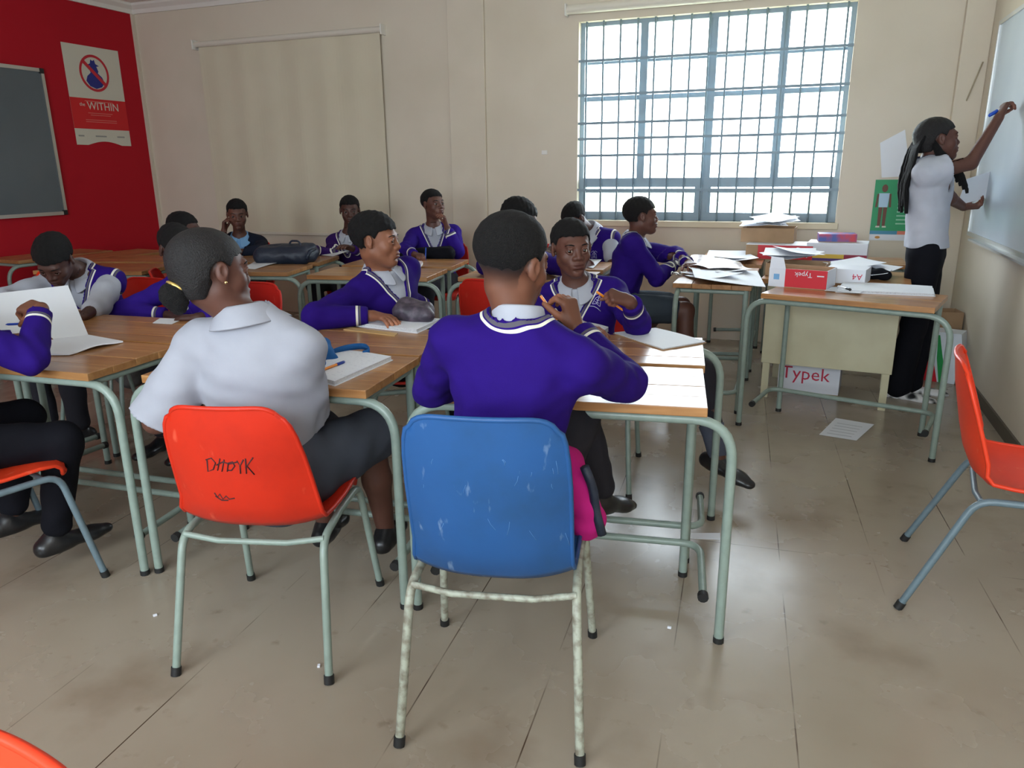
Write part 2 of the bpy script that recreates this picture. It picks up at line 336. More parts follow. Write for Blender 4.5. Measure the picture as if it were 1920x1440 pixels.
M_tubew = mat('chipped pale tube paint', srgb(168, 172, 156), .45, noise=(45, .8, srgb(104, 92, 76), 6))
M_rub = mat('black rubber', (.012, .012, .012), .6)
_cache = {}
def mesh_of(key, fn):
    if key not in _cache: _cache[key] = fn()
    return _cache[key]
def tmesh(pts, r, n=10, auto=40):
    mb = MB().tube(pts, r, n); me = pyd('tube', mb.V, mb.F, True); me.set_sharp_from_angle(angle=math.radians(50)); return me
def bmesh_box(lo, hi, bev):
    mb = MB().box(lo, hi, bev=bev); return pyd('box', mb.V, mb.F)
def child(name, key, fn, m, parent, loc=(0, 0, 0)):
    me = mesh_of(key, fn)
    if not me.materials: me.materials.append(m)
    o = bpy.data.objects.new(name, me); COL.objects.link(o); o.parent = parent; o.location = loc; return o
DESK_H = .745
def desk(x, y, rot, label, group='pupils\' wooden desks', loop=True):
    t = empty('school_desk', (x, y, 0), math.radians(rot)); tag(t, label, 'desk', group)
    nb = 4; bw = .43/nb
    for i in range(nb):
        child('board', 'board', lambda: bmesh_box((-.40, -bw/2+.0005, -.027), (.40, bw/2-.0005, 0), .0022), M_wood, t, (0, -.215+bw*(i+.5), DESK_H-(.0006 if i % 2 else 0)))
    child('front_loop', 'dloop', lambda: tmesh(fillet([(-.475, -.185, 0), (-.475, -.185, .702), (.475, -.185, .702), (.475, -.185, 0)], .12, 8), .0145, 12), M_tube, t)
    for s in (-1, 1):
        child('rear_leg', 'dleg', lambda: tmesh([(0, .185, 0), (0, .185, .716)], .0145, 12), M_tube, t, (s*.372, 0, 0))
        child('side_rail', 'drail', lambda: tmesh([(0, -.185, .702), (0, .185, .702)], .012, 10), M_tube, t, (s*.372, 0, 0))
        child('end_cap', 'dcap', lambda: tmesh([(0, -.145, .118), (0, -.125, .120)], .0165, 10), M_rub, t, (s*.425, 0, 0))
        for yy in (-.185,): child('foot_cap', 'dfoot', lambda: tmesh([(0, 0, 0), (0, 0, .018)], .0165, 10), M_rub, t, (s*.475, yy, 0))
        child('foot_cap', 'dfoot', None, M_rub, t, (s*.372, .185, 0))
    child('rear_rail', 'drr', lambda: tmesh([(-.372, .185, .70), (.372, .185, .70)], .012, 10), M_tube, t)
    child('foot_rail', 'dfr', lambda: tmesh(fillet([(-.425, -.125, .12), (-.425, .17, .135), (.425, .17, .135), (.425, -.125, .12)], .07, 6), .0125, 10), M_tube, t)
    return t
def plastic(name, col, dirt, scuff):
    """moulded plastic with grime and pale scratches"""
    m = bpy.data.materials.new(name); m.use_nodes = True; nt = m.node_tree; b = nt.nodes['Principled BSDF']; L = nt.links.new
    tc = nt.nodes.new('ShaderNodeTexCoord'); b.inputs['Roughness'].default_value = .42; b.inputs['Specular IOR Level'].default_value = .35
    def nz(sc, lo, hi, amt, det=6, scale=None):
        v = tc.outputs['Object']
        if scale:
            mp = nt.nodes.new('ShaderNodeMapping'); mp.inputs['Scale'].default_value = scale; L(v, mp.inputs['Vector']); v = mp.outputs[0]
        n = nt.nodes.new('ShaderNodeTexNoise'); n.inputs['Scale'].default_value = sc; n.inputs['Detail'].default_value = det; L(v, n.inputs['Vector'])
        r = nt.nodes.new('ShaderNodeMapRange'); r.inputs[1].default_value = lo; r.inputs[2].default_value = hi; r.inputs[4].default_value = amt; L(n.outputs['Fac'], r.inputs[0]); return r.outputs[0]
    c = (*col, 1)
    x = nt.nodes.new('ShaderNodeMix'); x.data_type = 'RGBA'; x.inputs[6].default_value = c; x.inputs[7].default_value = (*dirt, 1); L(nz(5, .48, .75, .75, 7), x.inputs[0])
    y = nt.nodes.new('ShaderNodeMix'); y.data_type = 'RGBA'; L(x.outputs[2], y.inputs[6]); y.inputs[7].default_value = (*scuff, 1); L(nz(26, .66, .74, .55, 4, (1, 1, .35)), y.inputs[0])
    L(y.outputs[2], b.inputs['Base Color']); return m
M_blue = plastic('blue chair plastic', (.018, .085, .25), (.016, .060, .14), (.24, .34, .48))
M_redc = plastic('orange red chair plastic', (.58, .024, .007), (.40, .016, .006), (.80, .12, .06))
M_orange = plastic('orange chair plastic', (.78, .050, .014), (.66, .038, .011), (.88, .22, .12))
M_dred = plastic('red chair plastic', (.58, .022, .012), (.42, .016, .010), (.7, .08, .05))
M_brown = plastic('brown chair plastic', (.10, .030, .022), (.06, .02, .016), (.16, .07, .06))
def shell_mesh(wide=1.0, top=.80, taper=.93):
    prof = [(.225, .405, .195, 0), (.222, .428, .200, .0), (.20, .442, .205, .004), (.12, .440, .212, .012), (.02, .428, .214, .020), (-.08, .420, .212, .030), (-.145, .425, .210, .044),
            (-.185, .455, .207, .056), (-.210, .51, .205, .060), (-.228, .58, .206, .056), (-.243, .65, .206, .048), (-.256, .71, .203, .040), (-.262, .755, .199, .034), (-.266, .785, .193, .03), (-.268, .80, .186, .028)]
    prof = [(y, z if z < .45 else .45+(z-.45)*(top-.45)/.35, a, b) for y, z, a, b in prof]
    nu = 24; V = []; F = []; nv = len(prof)
    for j, (y, z, hw, cu) in enumerate(prof):
        v = j/(nv-1); back = min(max((j-5)/3, 0), 1); hw = hw*wide*(1-(1-taper)*max(0, v-.5)*2)
        for i in range(nu+1):
            u = -1+2*i/nu; a = abs(u)
            zz = z+(1-back)*cu*a**3; yy = y+back*cu*a**2.2
            if j >= nv-3: zz -= .030*a**8*(j-(nv-4))/3
            if j <= 2: yy -= .03*a**6
            V.append((hw*u, yy, zz))
    for j in range(nv-1):
        for i in range(nu):
            q = j*(nu+1)+i; F.append((q, q+1, q+nu+2, q+nu+1))
    P = np.array(V).reshape(nv, nu+1, 3); du = np.gradient(P, axis=1); dv = np.gradient(P, axis=0); nn = np.cross(du, dv); nn /= np.linalg.norm(nn, axis=2)[..., None]+1e-9
    V2 = [tuple(v) for v in (P+nn*.006).reshape(-1, 3)]; n0 = len(V)
    mb = MB(); mb.add(V+V2, F+[tuple(i+n0 for i in f[::-1]) for f in F])
    ring = [V[i] for i in range(nu+1)]+[V[j*(nu+1)+nu] for j in range(1, nv)]+[V[(nv-1)*(nu+1)+i] for i in range(nu-1, -1, -1)]+[V[j*(nu+1)] for j in range(nv-2, 0, -1)]
    ring2 = [tuple((A(*p)+A(*q))/2) for p, q in zip(ring, [V2[V.index(p)] for p in ring])]; mb.tube(ring2+[ring2[0]], .0068, 6, cap=False)
    return pyd('shell', mb.V, mb.F, True)
def chair(x, y, rot, m, label, frame=None, dz=0.0, wide=1.0, top=.80, taper=.90, splay=0.0):
    frame = frame or M_tube; k = frame.name
    t = empty('school_chair', (x, y, dz), math.radians(rot)); tag(t, label, 'chair', 'moulded school chairs')
    me = mesh_of('shell%s%s%s%s' % (m.name, wide, top, taper), lambda: shell_mesh(wide, top, taper))
    if not me.materials: me.materials.append(m)
    o = bpy.data.objects.new('seat_shell', me); COL.objects.link(o); o.parent = t
    for s in (-1, 1):
        child('leg', 'cf%d%s' % (s, k), lambda: tmesh(fillet([(s*.232, .255, 0), (s*.205, .175, .408), (s*.200, .0, .402)], .05), .0115, 10), frame, t)
        child('leg', 'cr%d%s%s' % (s, k, splay), lambda: tmesh(fillet([(s*(.225+splay*.5), -.265-splay, 0), (s*.205, -.165, .392), (s*.200, .0, .402)], .05), .0115, 10), frame, t)
        child('foot_cap', 'ccf%d' % s, lambda: tmesh([(s*.232, .255, 0), (s*.2304, .250, .024)], .0145, 10), M_rub, t)
        child('foot_cap', 'ccr%d%s' % (s, splay), lambda: tmesh([(s*(.225+splay*.5), -.265-splay, 0), (s*(.2238+splay*.48), -.259-splay*.94, .024)], .0145, 10), M_rub, t)
    child('cross_bar', 'cxf'+k, lambda: tmesh([(-.203, .13, .404), (.203, .13, .404)], .009, 8), frame, t)
    child('cross_bar', 'cxr'+k, lambda: tmesh([(-.204, -.155, .390), (-.10, -.165, .378), (.10, -.165, .378), (.204, -.155, .390)], .009, 8), frame, t)
    return t
# --- desks, front block of the room
D1 = desk(-.615, 2.165, 8.5, 'pale worn desk under the elbow of the boy in front, beside the blue chair')
D2 = desk(-.675, 2.635, 188.0, 'desk with the loose cardboard-backed pad, facing the boy holding an orange pencil')
D3 = desk(-1.590, 2.04, 5.5, 'desk with open exercise book and orange pen, in front of the girl in white')
D4 = desk(-1.640, 2.49, 185.0, 'desk with the ring notebook, under the arm of the boy looking right')
D5 = desk(-2.565, 1.935, 3.5, 'desk at the left edge with the white book standing open')
D6 = desk(-2.610, 2.385, 183.5, 'desk under the folded arms of the pupil hidden behind the girl in white')
D12 = desk(-3.600, 2.42, 183.0, 'desk of the boy in the vest bent over his work')
# --- back block
D7 = desk(-3.53, 4.20, 13, 'back desk with loose sheets, near the hidden pupil with dark trousers')
D7b = desk(-3.65, 4.72, 193, 'back desk with the dark satchel lying on it')
D7c = desk(-4.53, 3.97, 13, 'back desk seen just right of the ponytailed girl, nearer half')
D7d = desk(-4.645, 4.49, 193, 'back desk where the pupil in the navy blazer leans')
D8 = desk(-2.525, 4.27, 8, 'middle back desk with the small closed notebook')
D8b = desk(-2.60, 4.79, 188, 'middle back desk where the boy writes with a blue pen')
D9 = desk(-1.535, 4.42, 3, 'back desk behind the head of the boy in front')
D9b = desk(-1.565, 4.94, 183, 'back desk of the bowed pupil under the barred window')
E1 = desk(-5.72, 4.50, 84, 'empty desk along the red wall, far left')
E2 = desk(-5.20, 4.62, 262, 'empty desk beside the red wall, second from the wall')
# --- teacher's cluster
T1 = desk(.292, 4.17, -15.7, 'front desk with the opened red and white paper box', 'desks pushed together by the whiteboard')
T2 = desk(-.425, 4.70, -90, 'side desk where the pupil in profile rests his arms', 'desks pushed together by the whiteboard')
T3 = desk(-.42, 5.68, -90, 'desk under the barred window carrying worn papers', 'desks pushed together by the whiteboard')
T5 = desk(.30, 5.72, 180, 'desk under the window with stacked boxes', 'desks pushed together by the whiteboard')
# cream cupboard desk behind the front desk
t = empty('cream_desk', (.245, 4.95, 0), math.radians(-6)); tag(t, 'cream painted desk with a deep modesty panel, behind the front desk', 'desk')
M_cream = mat('cream enamel', srgb(206, 200, 168), .45, noise=(5, .4, srgb(182, 172, 136), 6))
MB().box((-.36, -.28, .22), (.36, -.262, .705), bev=.003).build('front_panel', M_cream, t); 
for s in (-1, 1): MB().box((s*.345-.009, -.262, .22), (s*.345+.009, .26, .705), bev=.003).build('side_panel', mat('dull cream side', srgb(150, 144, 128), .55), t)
for sx in (-1, 1):
    for sy in (-.25, .25): MB().box((sx*.33-.02, sy-.02, 0), (sx*.33+.02, sy+.02, .22)).build('leg', M_cream, t)
MB().box((-.40, -.30, .706), (.40, .30, .735), bev=.004).build('tabletop', M_wood, t)
# --- chairs
CH_BLUE = chair(-.655, 1.655, 12, M_blue, 'scuffed blue plastic chair in front with chipped pale legs', M_tubew, wide=.93, top=.868, taper=.96)
CH_RED = chair(-1.405, 1.69, 15, M_redc, 'orange red chair with scribbled lettering under the girl in white', M_tube, wide=.98, top=.805, taper=.80)
CH_R = chair(.775, 2.64, -98, M_orange, 'empty bright orange chair with blue grey legs at the right edge', M_tubeg, splay=.07)
q = onz(40, 1402, .80); CH_BL = chair(q[0]-.02, q[1]-.27, 172, M_orange, 'orange chair cropped by the bottom left corner, only its back top showing', M_tubeg)
CH_P3 = chair(-2.50, 1.55, -18, M_orange, 'orange chair with grey legs under the pupil at the left edge', M_tubeg)
CH_P10 = chair(-1.70, 3.10, -68, M_dred, 'red chair of the boy twisting round to look right')
CH_P11 = chair(-.84, 3.19, 186, M_dred, 'red chair of the boy holding an orange pencil')
CH_P4 = chair(-3.45, 3.02, 178, M_dred, 'dark red chair of the boy in the vest')
CH_P5 = chair(-2.72, 3.05, 185, M_dred, 'red chair of the pupil with folded arms')
CH_E1 = chair(-4.30, 3.62, 12, M_orange, 'empty orange chair with its back turned, beyond the boy in the vest')
CH_E2 = chair(-4.95, 3.30, 5, M_dred, 'empty dark red chair at the far left below the chalkboard')
CH_E3 = chair(-5.55, 5.62, 150, M_orange, 'orange chair tucked into the corner beneath the end of the red wall')
CH_P6 = chair(-3.50, 3.73, -52, M_dred, 'red chair of the pupil with dark trousers behind the girl in white')
CH_P7 = chair(-4.34, 5.12, 195, M_dred, 'chair of the pupil in the navy blazer')
CH_P8 = chair(-3.44, 5.47, 192, M_dred, 'chair of the pupil in dull purple by the blind')
CH_P9 = chair(-2.67, 5.43, 188, M_dred, 'chair of the pupil with the blue pen and hand at mouth')
CH_E4 = chair(-1.93, 5.45, 184, M_dred, 'empty red chair on the window side of the back desk')
CH_P12 = chair(-1.55, 4.02, 2, M_dred, 'red chair behind the shoulder of the boy in front')
CH_P13 = chair(-1.36, 5.47, 180, M_dred, 'chair of the bowed pupil in the vest')
CH_P14 = chair(-1.02, 4.72, -90, M_brown, 'dark brown chair of the pupil sitting in profile')
# ------------------------------------------------------------------ implicit surfaces -> meshes (for people, cloth and bags)
class Field:
    """an ordered list of smooth unions / cuts, meshed with surface nets"""
    def __init__(s): s.p = []
    def cone(s, a, b, r1, r2=None, k=.02, flat=None, cut=False):
        s.p.append(('c', A(*a), A(*b), r1, r1 if r2 is None else r2, k, flat, cut)); return s
    def ell(s, c, rad, M=None, k=.02, cut=False):
        s.p.append(('e', A(*c), A(*rad), np.eye(3) if M is None else M, k, cut)); return s
    def cut_fn(s, fn): s.p.append(('f', fn)); return s
    def disp(s, fn): s.p.append(('d', fn)); return s
    def bounds(s):
        lo = np.full(3, 1e9); hi = -lo
        for q in s.p:
            if q[0] == 'c' and not q[7]:
                r = max(q[3], q[4]); lo = np.minimum(lo, np.minimum(q[1], q[2])-r); hi = np.maximum(hi, np.maximum(q[1], q[2])+r)
            if q[0] == 'e' and not q[5]:
                r = max(q[2]); lo = np.minimum(lo, q[1]-r); hi = np.maximum(hi, q[1]+r)
        return lo, hi
    def mesh(s, h, box=None, keep=None):
        lo, hi = s.bounds()
        if box is not None: lo = np.maximum(lo, box[0]); hi = np.minimum(hi, box[1])
        lo = lo-3.5*h; n = np.ceil((hi+3.5*h-lo)/h).astype(int)+1
        ax = [np.arange(n[i], dtype=np.float32)*np.float32(h)+np.float32(lo[i]) for i in range(3)]
        D = np.full(n, .08, np.float32)
        for q in s.p:
            if q[0] == 'f' or q[0] == 'd':
                X, Y, Z = np.meshgrid(*ax, indexing='ij', sparse=True)
                if q[0] == 'f': D = np.maximum(D, q[1](X, Y, Z))
                else: D = D+q[1](X, Y, Z)
                continue
            if q[0] == 'c': k = q[5]; r = max(q[3], q[4]); a = np.minimum(q[1], q[2])-r; b = np.maximum(q[1], q[2])+r; cut = q[7]
            else: k = q[4]; r = max(q[2]); a = q[1]-r; b = q[1]+r; cut = q[5]
            mg = k+2.5*h+.012
            i0 = np.clip(np.floor((a-mg-lo)/h).astype(int), 0, n); i1 = np.clip(np.ceil((b+mg-lo)/h).astype(int)+1, 0, n)
            if np.any(i1-i0 < 1): continue
            sl = tuple(slice(u, v) for u, v in zip(i0, i1)); x, y, z = np.meshgrid(ax[0][sl[0]], ax[1][sl[1]], ax[2][sl[2]], indexing='ij', sparse=True)
            if q[0] == 'c':
                p0 = q[1].astype(np.float32); ba = (q[2]-q[1]).astype(np.float32); l2 = max(float(ba@ba), 1e-9)
                vx, vy, vz = x-p0[0], y-p0[1], z-p0[2]
                t = np.clip((vx*ba[0]+vy*ba[1]+vz*ba[2])/l2, 0, 1); vx = vx-ba[0]*t; vy = vy-ba[1]*t; vz = vz-ba[2]*t
                if q[6] is not None:
                    nv, f = q[6]; c = (vx*nv[0]+vy*nv[1]+vz*nv[2])*(1/f-1); vx = vx+c*nv[0]; vy = vy+c*nv[1]; vz = vz+c*nv[2]
                d = np.sqrt(vx*vx+vy*vy+vz*vz)-(q[3]+(q[4]-q[3])*t)
                if q[6] is not None: d = d*.82
            else:
                M = q[3]; vx, vy, vz = x-q[1][0], y-q[1][1], z-q[1][2]
                lx = (vx*M[0, 0]+vy*M[1, 0]+vz*M[2, 0])/q[2][0]; ly = (vx*M[0, 1]+vy*M[1, 1]+vz*M[2, 1])/q[2][1]; lz = (vx*M[0, 2]+vy*M[1, 2]+vz*M[2, 2])/q[2][2]
                k1 = np.sqrt(lx*lx+ly*ly+lz*lz)+1e-6; d = (k1-1)*min(q[2])*(1+.35*(max(q[2])/min(q[2])-1)) if max(q[2]) > 1.5*min(q[2]) else (k1-1)*float(np.mean(q[2]))
            g = D[sl]
            if cut:
                d = -d; hh = np.clip(.5-.5*(d-g)/k, 0, 1); D[sl] = d*(1-hh)+g*hh+k*hh*(1-hh)
            else:
                hh = np.clip(.5+.5*(d-g)/k, 0, 1); D[sl] = d*(1-hh)+g*hh-k*hh*(1-hh)
        D[0] = D[-1] = .05; D[:, 0] = D[:, -1] = .05; D[:, :, 0] = D[:, :, -1] = .05
        ins = D < 0; cs = n-1; ncell = int(np.prod(cs)); S = [[], [], [], []]; quads = []
        for a in range(3):
            s0 = [slice(None)]*3; s1 = [slice(None)]*3; s0[a] = slice(0, -1); s1[a] = slice(1, None)
            i0 = ins[tuple(s0)]; ch = np.nonzero(i0 != ins[tuple(s1)]); idx = np.stack(ch, 1)
            if len(idx) == 0: continue
            d0 = D[tuple(s0)][ch]; d1 = D[tuple(s1)][ch]; pos = idx.astype(np.float64); pos[:, a] += d0/(d0-d1)
            b, c = (a+1) % 3, (a+2) % 3; ids = []
            for ob, oc in ((-1, -1), (0, -1), (0, 0), (-1, 0)):
                ce = idx.copy(); ce[:, b] += ob; ce[:, c] += oc; f = (ce[:, 0]*cs[1]+ce[:, 1])*cs[2]+ce[:, 2]; ids.append(f)
                S[0].append(f); S[1].append(pos)
            Q = np.stack(ids, 1); fl = ~i0[ch]; Q[fl] = Q[fl][:, ::-1]; quads.append(Q)
        if not quads: return np.zeros((0, 3)), np.zeros((0, 4), int)
        f = np.concatenate(S[0]); P = np.concatenate(S[1]); u, inv = np.unique(f, return_inverse=True); cnt = np.bincount(inv)
        V = np.stack([np.bincount(inv, P[:, i])/cnt for i in range(3)], 1)*h+lo; Q = np.searchsorted(u, np.concatenate(quads))
        if keep is not None:
            kf = keep(V)[Q].all(1); Q = Q[kf]; us, iv = np.unique(Q, return_inverse=True); V = V[us]; Q = iv.reshape(Q.shape)
        return V, Q
def np_mesh(name, V, Q, attrs=None):
    me = bpy.data.meshes.new(name); nv, nq = len(V), len(Q)
    me.vertices.add(nv); me.vertices.foreach_set('co', np.asarray(V, np.float32).ravel()); me.loops.add(nq*4); me.loops.foreach_set('vertex_index', np.asarray(Q, np.int32).ravel())
    me.polygons.add(nq); me.polygons.foreach_set('loop_start', np.arange(nq, dtype=np.int32)*4)
    me.polygons.foreach_set('use_smooth', np.ones(nq, bool)); me.update(calc_edges=True); me.validate()
    for k, v in (attrs or {}).items():
        at = me.attributes.new(k, 'FLOAT', 'POINT'); at.data.foreach_set('value', np.asarray(v, np.float32))
    return me
def merge(parts):
    V = []; Q = []; n = 0
    for v, q in parts: V.append(v); Q.append(q+n); n += len(v)
    return np.concatenate(V), np.concatenate(Q)
def wrinkle(amp, sc=1.0, seed=0.0):
    def fn(x, y, z):
        w = np.sin(17*sc*x+6*np.sin(9*sc*z+seed)+seed)*np.sin(21*sc*z+5*np.sin(8*sc*y+seed*2))+.6*np.sin(34*sc*y+4*np.sin(13*sc*x)+3*np.sin(15*sc*z)+seed)
        return (amp*w).astype(np.float32)
    return fn
# ------------------------------------------------------------------ people: materials
def cloth_mat(name, col, rough=.85, fine=700, trims=None, sheen=.04):
    """knit / woven cloth; trims = list of (attribute, [(distance, colour) ...]) stripes woven along an edge"""
    if name in MATS: return MATS[name]
    m = bpy.data.materials.new(name); m.use_nodes = True; nt = m.node_tree; b = nt.nodes['Principled BSDF']; L = nt.links.new
    b.inputs['Roughness'].default_value = rough; b.inputs['Specular IOR Level'].default_value = .12; b.inputs['Sheen Weight'].default_value = sheen; b.inputs['Sheen Roughness'].default_value = .5
    b.inputs['Sheen Tint'].default_value = (*[min(1, c*1.6+.05) for c in col], 1)
    tc = nt.nodes.new('ShaderNodeTexCoord'); n = nt.nodes.new('ShaderNodeTexNoise'); n.inputs['Scale'].default_value = 9; n.inputs['Detail'].default_value = 5; L(tc.outputs['Object'], n.inputs['Vector'])
    x = nt.nodes.new('ShaderNodeMix'); x.data_type = 'RGBA'; x.inputs[6].default_value = (*[c*.86 for c in col], 1); x.inputs[7].default_value = (*[min(1, c*1.12) for c in col], 1); L(n.outputs['Fac'], x.inputs[0]); c = x.outputs[2]
    for att, bands in (trims or []):
        a = nt.nodes.new('ShaderNodeAttribute'); a.attribute_name = att
        for lo, hi, bc in bands:
            g = nt.nodes.new('ShaderNodeMath'); g.operation = 'COMPARE'; g.inputs[1].default_value = (lo+hi)/2; g.inputs[2].default_value = (hi-lo)/2; L(a.outputs['Fac'], g.inputs[0])
            y = nt.nodes.new('ShaderNodeMix'); y.data_type = 'RGBA'; y.inputs[7].default_value = (*bc, 1); L(g.outputs[0], y.inputs[0]); L(c, y.inputs[6]); c = y.outputs[2]
    L(c, b.inputs['Base Color'])
    n2 = nt.nodes.new('ShaderNodeTexNoise'); n2.inputs['Scale'].default_value = fine; n2.inputs['Detail'].default_value = 2; L(tc.outputs['Object'], n2.inputs['Vector'])
    bp = nt.nodes.new('ShaderNodeBump'); bp.inputs['Strength'].default_value = .25; bp.inputs['Distance'].default_value = .002; L(n2.outputs['Fac'], bp.inputs['Height']); L(bp.outputs[0], b.inputs['Normal'])
    MATS[name] = m; return m
GREYT = srgb(92, 88, 96); WHT = srgb(226, 222, 206); PUR = srgb(62, 30, 150)
TRIM = [('neck', [(.007, .015, GREYT), (.0185, .0255, WHT)]), ('cuff', [(.030, .038, GREYT), (.0405, .050, WHT)])]
def jersey_mat(name, col): return cloth_mat(name, col, trims=TRIM)
M_purple = jersey_mat('purple knit', (.020, .0048, .145)); M_purple2 = jersey_mat('dull purple knit', (.032, .008, .10)); M_purple3 = jersey_mat('blue purple knit', (.028, .009, .20))
M_shirt = cloth_mat('white shirt cotton', srgb(172, 174, 184), .8, 900, sheen=.1); M_lblue = cloth_mat('pale blue shirt cotton', srgb(128, 172, 216), .8, 900, sheen=.1)
M_blazer = cloth_mat('navy blazer cloth', srgb(30, 36, 52), .85); M_trou = cloth_mat('charcoal trouser cloth', srgb(44, 43, 49), .85); M_trou2 = cloth_mat('black trouser cloth', srgb(20, 20, 26), .85); M_shorts = cloth_mat('dark grey shorts cloth', srgb(56, 64, 72), .85)
M_skirt = cloth_mat('slate grey skirt cloth', srgb(74, 78, 88), .85)
M_tee = cloth_mat('white tee cotton', srgb(160, 161, 170), .8, 900, sheen=.1)
M_shoe = mat('black shoe leather', (.012, .012, .013), .32); M_sock = cloth_mat('grey sock knit', srgb(86, 90, 104), .9)
M_hair = mat('black hair', (.010, .009, .009), .75, bump=(420, .9), spec=.25); M_hair2 = mat('soft black hair', (.014, .012, .012), .6, bump=(260, .5), spec=.3)
M_eye = mat('eye white', (.62, .56, .50), .25); M_iris = mat('dark iris', (.010, .006, .004), .12)
def skin_mat(name, col):
    m = bpy.data.materials.new(name); m.use_nodes = True; nt = m.node_tree; b = nt.nodes['Principled BSDF']; L = nt.links.new
    b.inputs['Roughness'].default_value = .54; b.inputs['Specular IOR Level'].default_value = .45
    tc = nt.nodes.new('ShaderNodeTexCoord'); n = nt.nodes.new('ShaderNodeTexNoise'); n.inputs['Scale'].default_value = 14; n.inputs['Detail'].default_value = 5; L(tc.outputs['Object'], n.inputs['Vector'])
    x = nt.nodes.new('ShaderNodeMix'); x.data_type = 'RGBA'; x.inputs[6].default_value = (*[c*.82 for c in col], 1); x.inputs[7].default_value = (*[c*1.18 for c in col], 1); L(n.outputs['Fac'], x.inputs[0]); c = x.outputs[2]
    for att, tc_ in (('lips', (col[0]*.75, col[1]*.55, col[2]*.62)), ('stubble', (.012, .010, .010)), ('palm', (min(1, col[0]*2.4), min(1, col[1]*2.4), min(1, col[2]*2.3)))):
        a = nt.nodes.new('ShaderNodeAttribute'); a.attribute_name = att
        y = nt.nodes.new('ShaderNodeMix'); y.data_type = 'RGBA'; y.inputs[7].default_value = (*tc_, 1); L(a.outputs['Fac'], y.inputs[0]); L(c, y.inputs[6]); c = y.outputs[2]
    L(c, b.inputs['Base Color']); return m
SK = [skin_mat('brown skin', (.165, .062, .034)), skin_mat('deep brown skin', (.105, .040, .026)), skin_mat('warm brown skin', (.23, .088, .046)), skin_mat('dark brown skin', (.070, .028, .020))]
# ------------------------------------------------------------------ people: anatomy
def frame_h(h, pitch=0, roll=0):
    """columns right, forward, up for a heading h (0 = +Y, 90 = +X), pitch up, roll to the right"""
    h, p, r = map(math.radians, (h, pitch, roll)); fw = A(math.sin(h)*math.cos(p), math.cos(h)*math.cos(p), math.sin(p)); rt = A(math.cos(h), -math.sin(h), 0); up = np.cross(rt, fw)
    rt2 = rt*math.cos(r)-up*math.sin(r); up2 = up*math.cos(r)+rt*math.sin(r); return np.stack([rt2, fw, up2], 1)
def rot_to(d, n, a): return d*math.cos(a)+n*math.sin(a), n*math.cos(a)-d*math.sin(a)
POSES = {'rest': ((18, 25, 15), .55, .35), 'flat': ((4, 6, 4), .75, .15), 'fist': ((72, 88, 50), .25, .8), 'pen': ((48, 55, 30), .35, .75), 'open': ((10, 10, 8), .9, .1), 'curl': ((38, 45, 25), .45, .5)}
def hand_prims(F, w, d, n, side, pose, s=1.0):
    d = nrm(d); n = nrm(n-d*(n@d)); t = np.cross(n, d)*(-side)      # t: towards the thumb; side +1 = right hand
    cur, ts, tn = POSES[pose]; L = (.066, .073, .068, .054); off = (.027, .009, -.009, -.026); tips = []
    for i in range(4):
        kn = w+s*(d*(.082-.004*abs(i-1))+t*off[i]); F.cone(w+s*(d*.012+t*off[i]*.55), kn, .0135*s, .0112*s, k=.014*s)
        p = kn; dd, nn = d+t*off[i]*1.2, n; dd = nrm(dd)
        for j, fr in enumerate((.44, .31, .25)):
            dd, nn = rot_to(dd, nn, math.radians(cur[j]*(1+.08*i-.08))); q = p+dd*L[i]*fr*s; F.cone(p, q, (.0092-.0008*j)*s, (.0086-.0010*j)*s, k=.003*s); p = q
        tips.append(p)
    b = w+s*(d*.022+t*.022+n*.004); d1 = nrm(d*.62+t*ts+n*tn*.6); m1 = b+d1*.042*s; d2 = nrm(d1+d*.45+n*tn*.5-t*.25); m2 = m1+d2*.030*s; d3 = nrm(d2+d*.3+n*tn*.3); m3 = m2+d3*.024*s
    F.cone(b, m1, .0155*s, .0115*s, k=.014*s); F.cone(m1, m2, .0108*s, .0096*s, k=.004*s); F.cone(m2, m3, .0096*s, .0076*s, k=.003*s)
    return dict(tips=tips, thumb=m3, centre=w+d*.06*s+n*.028*s, d=d, n=n, t=t)
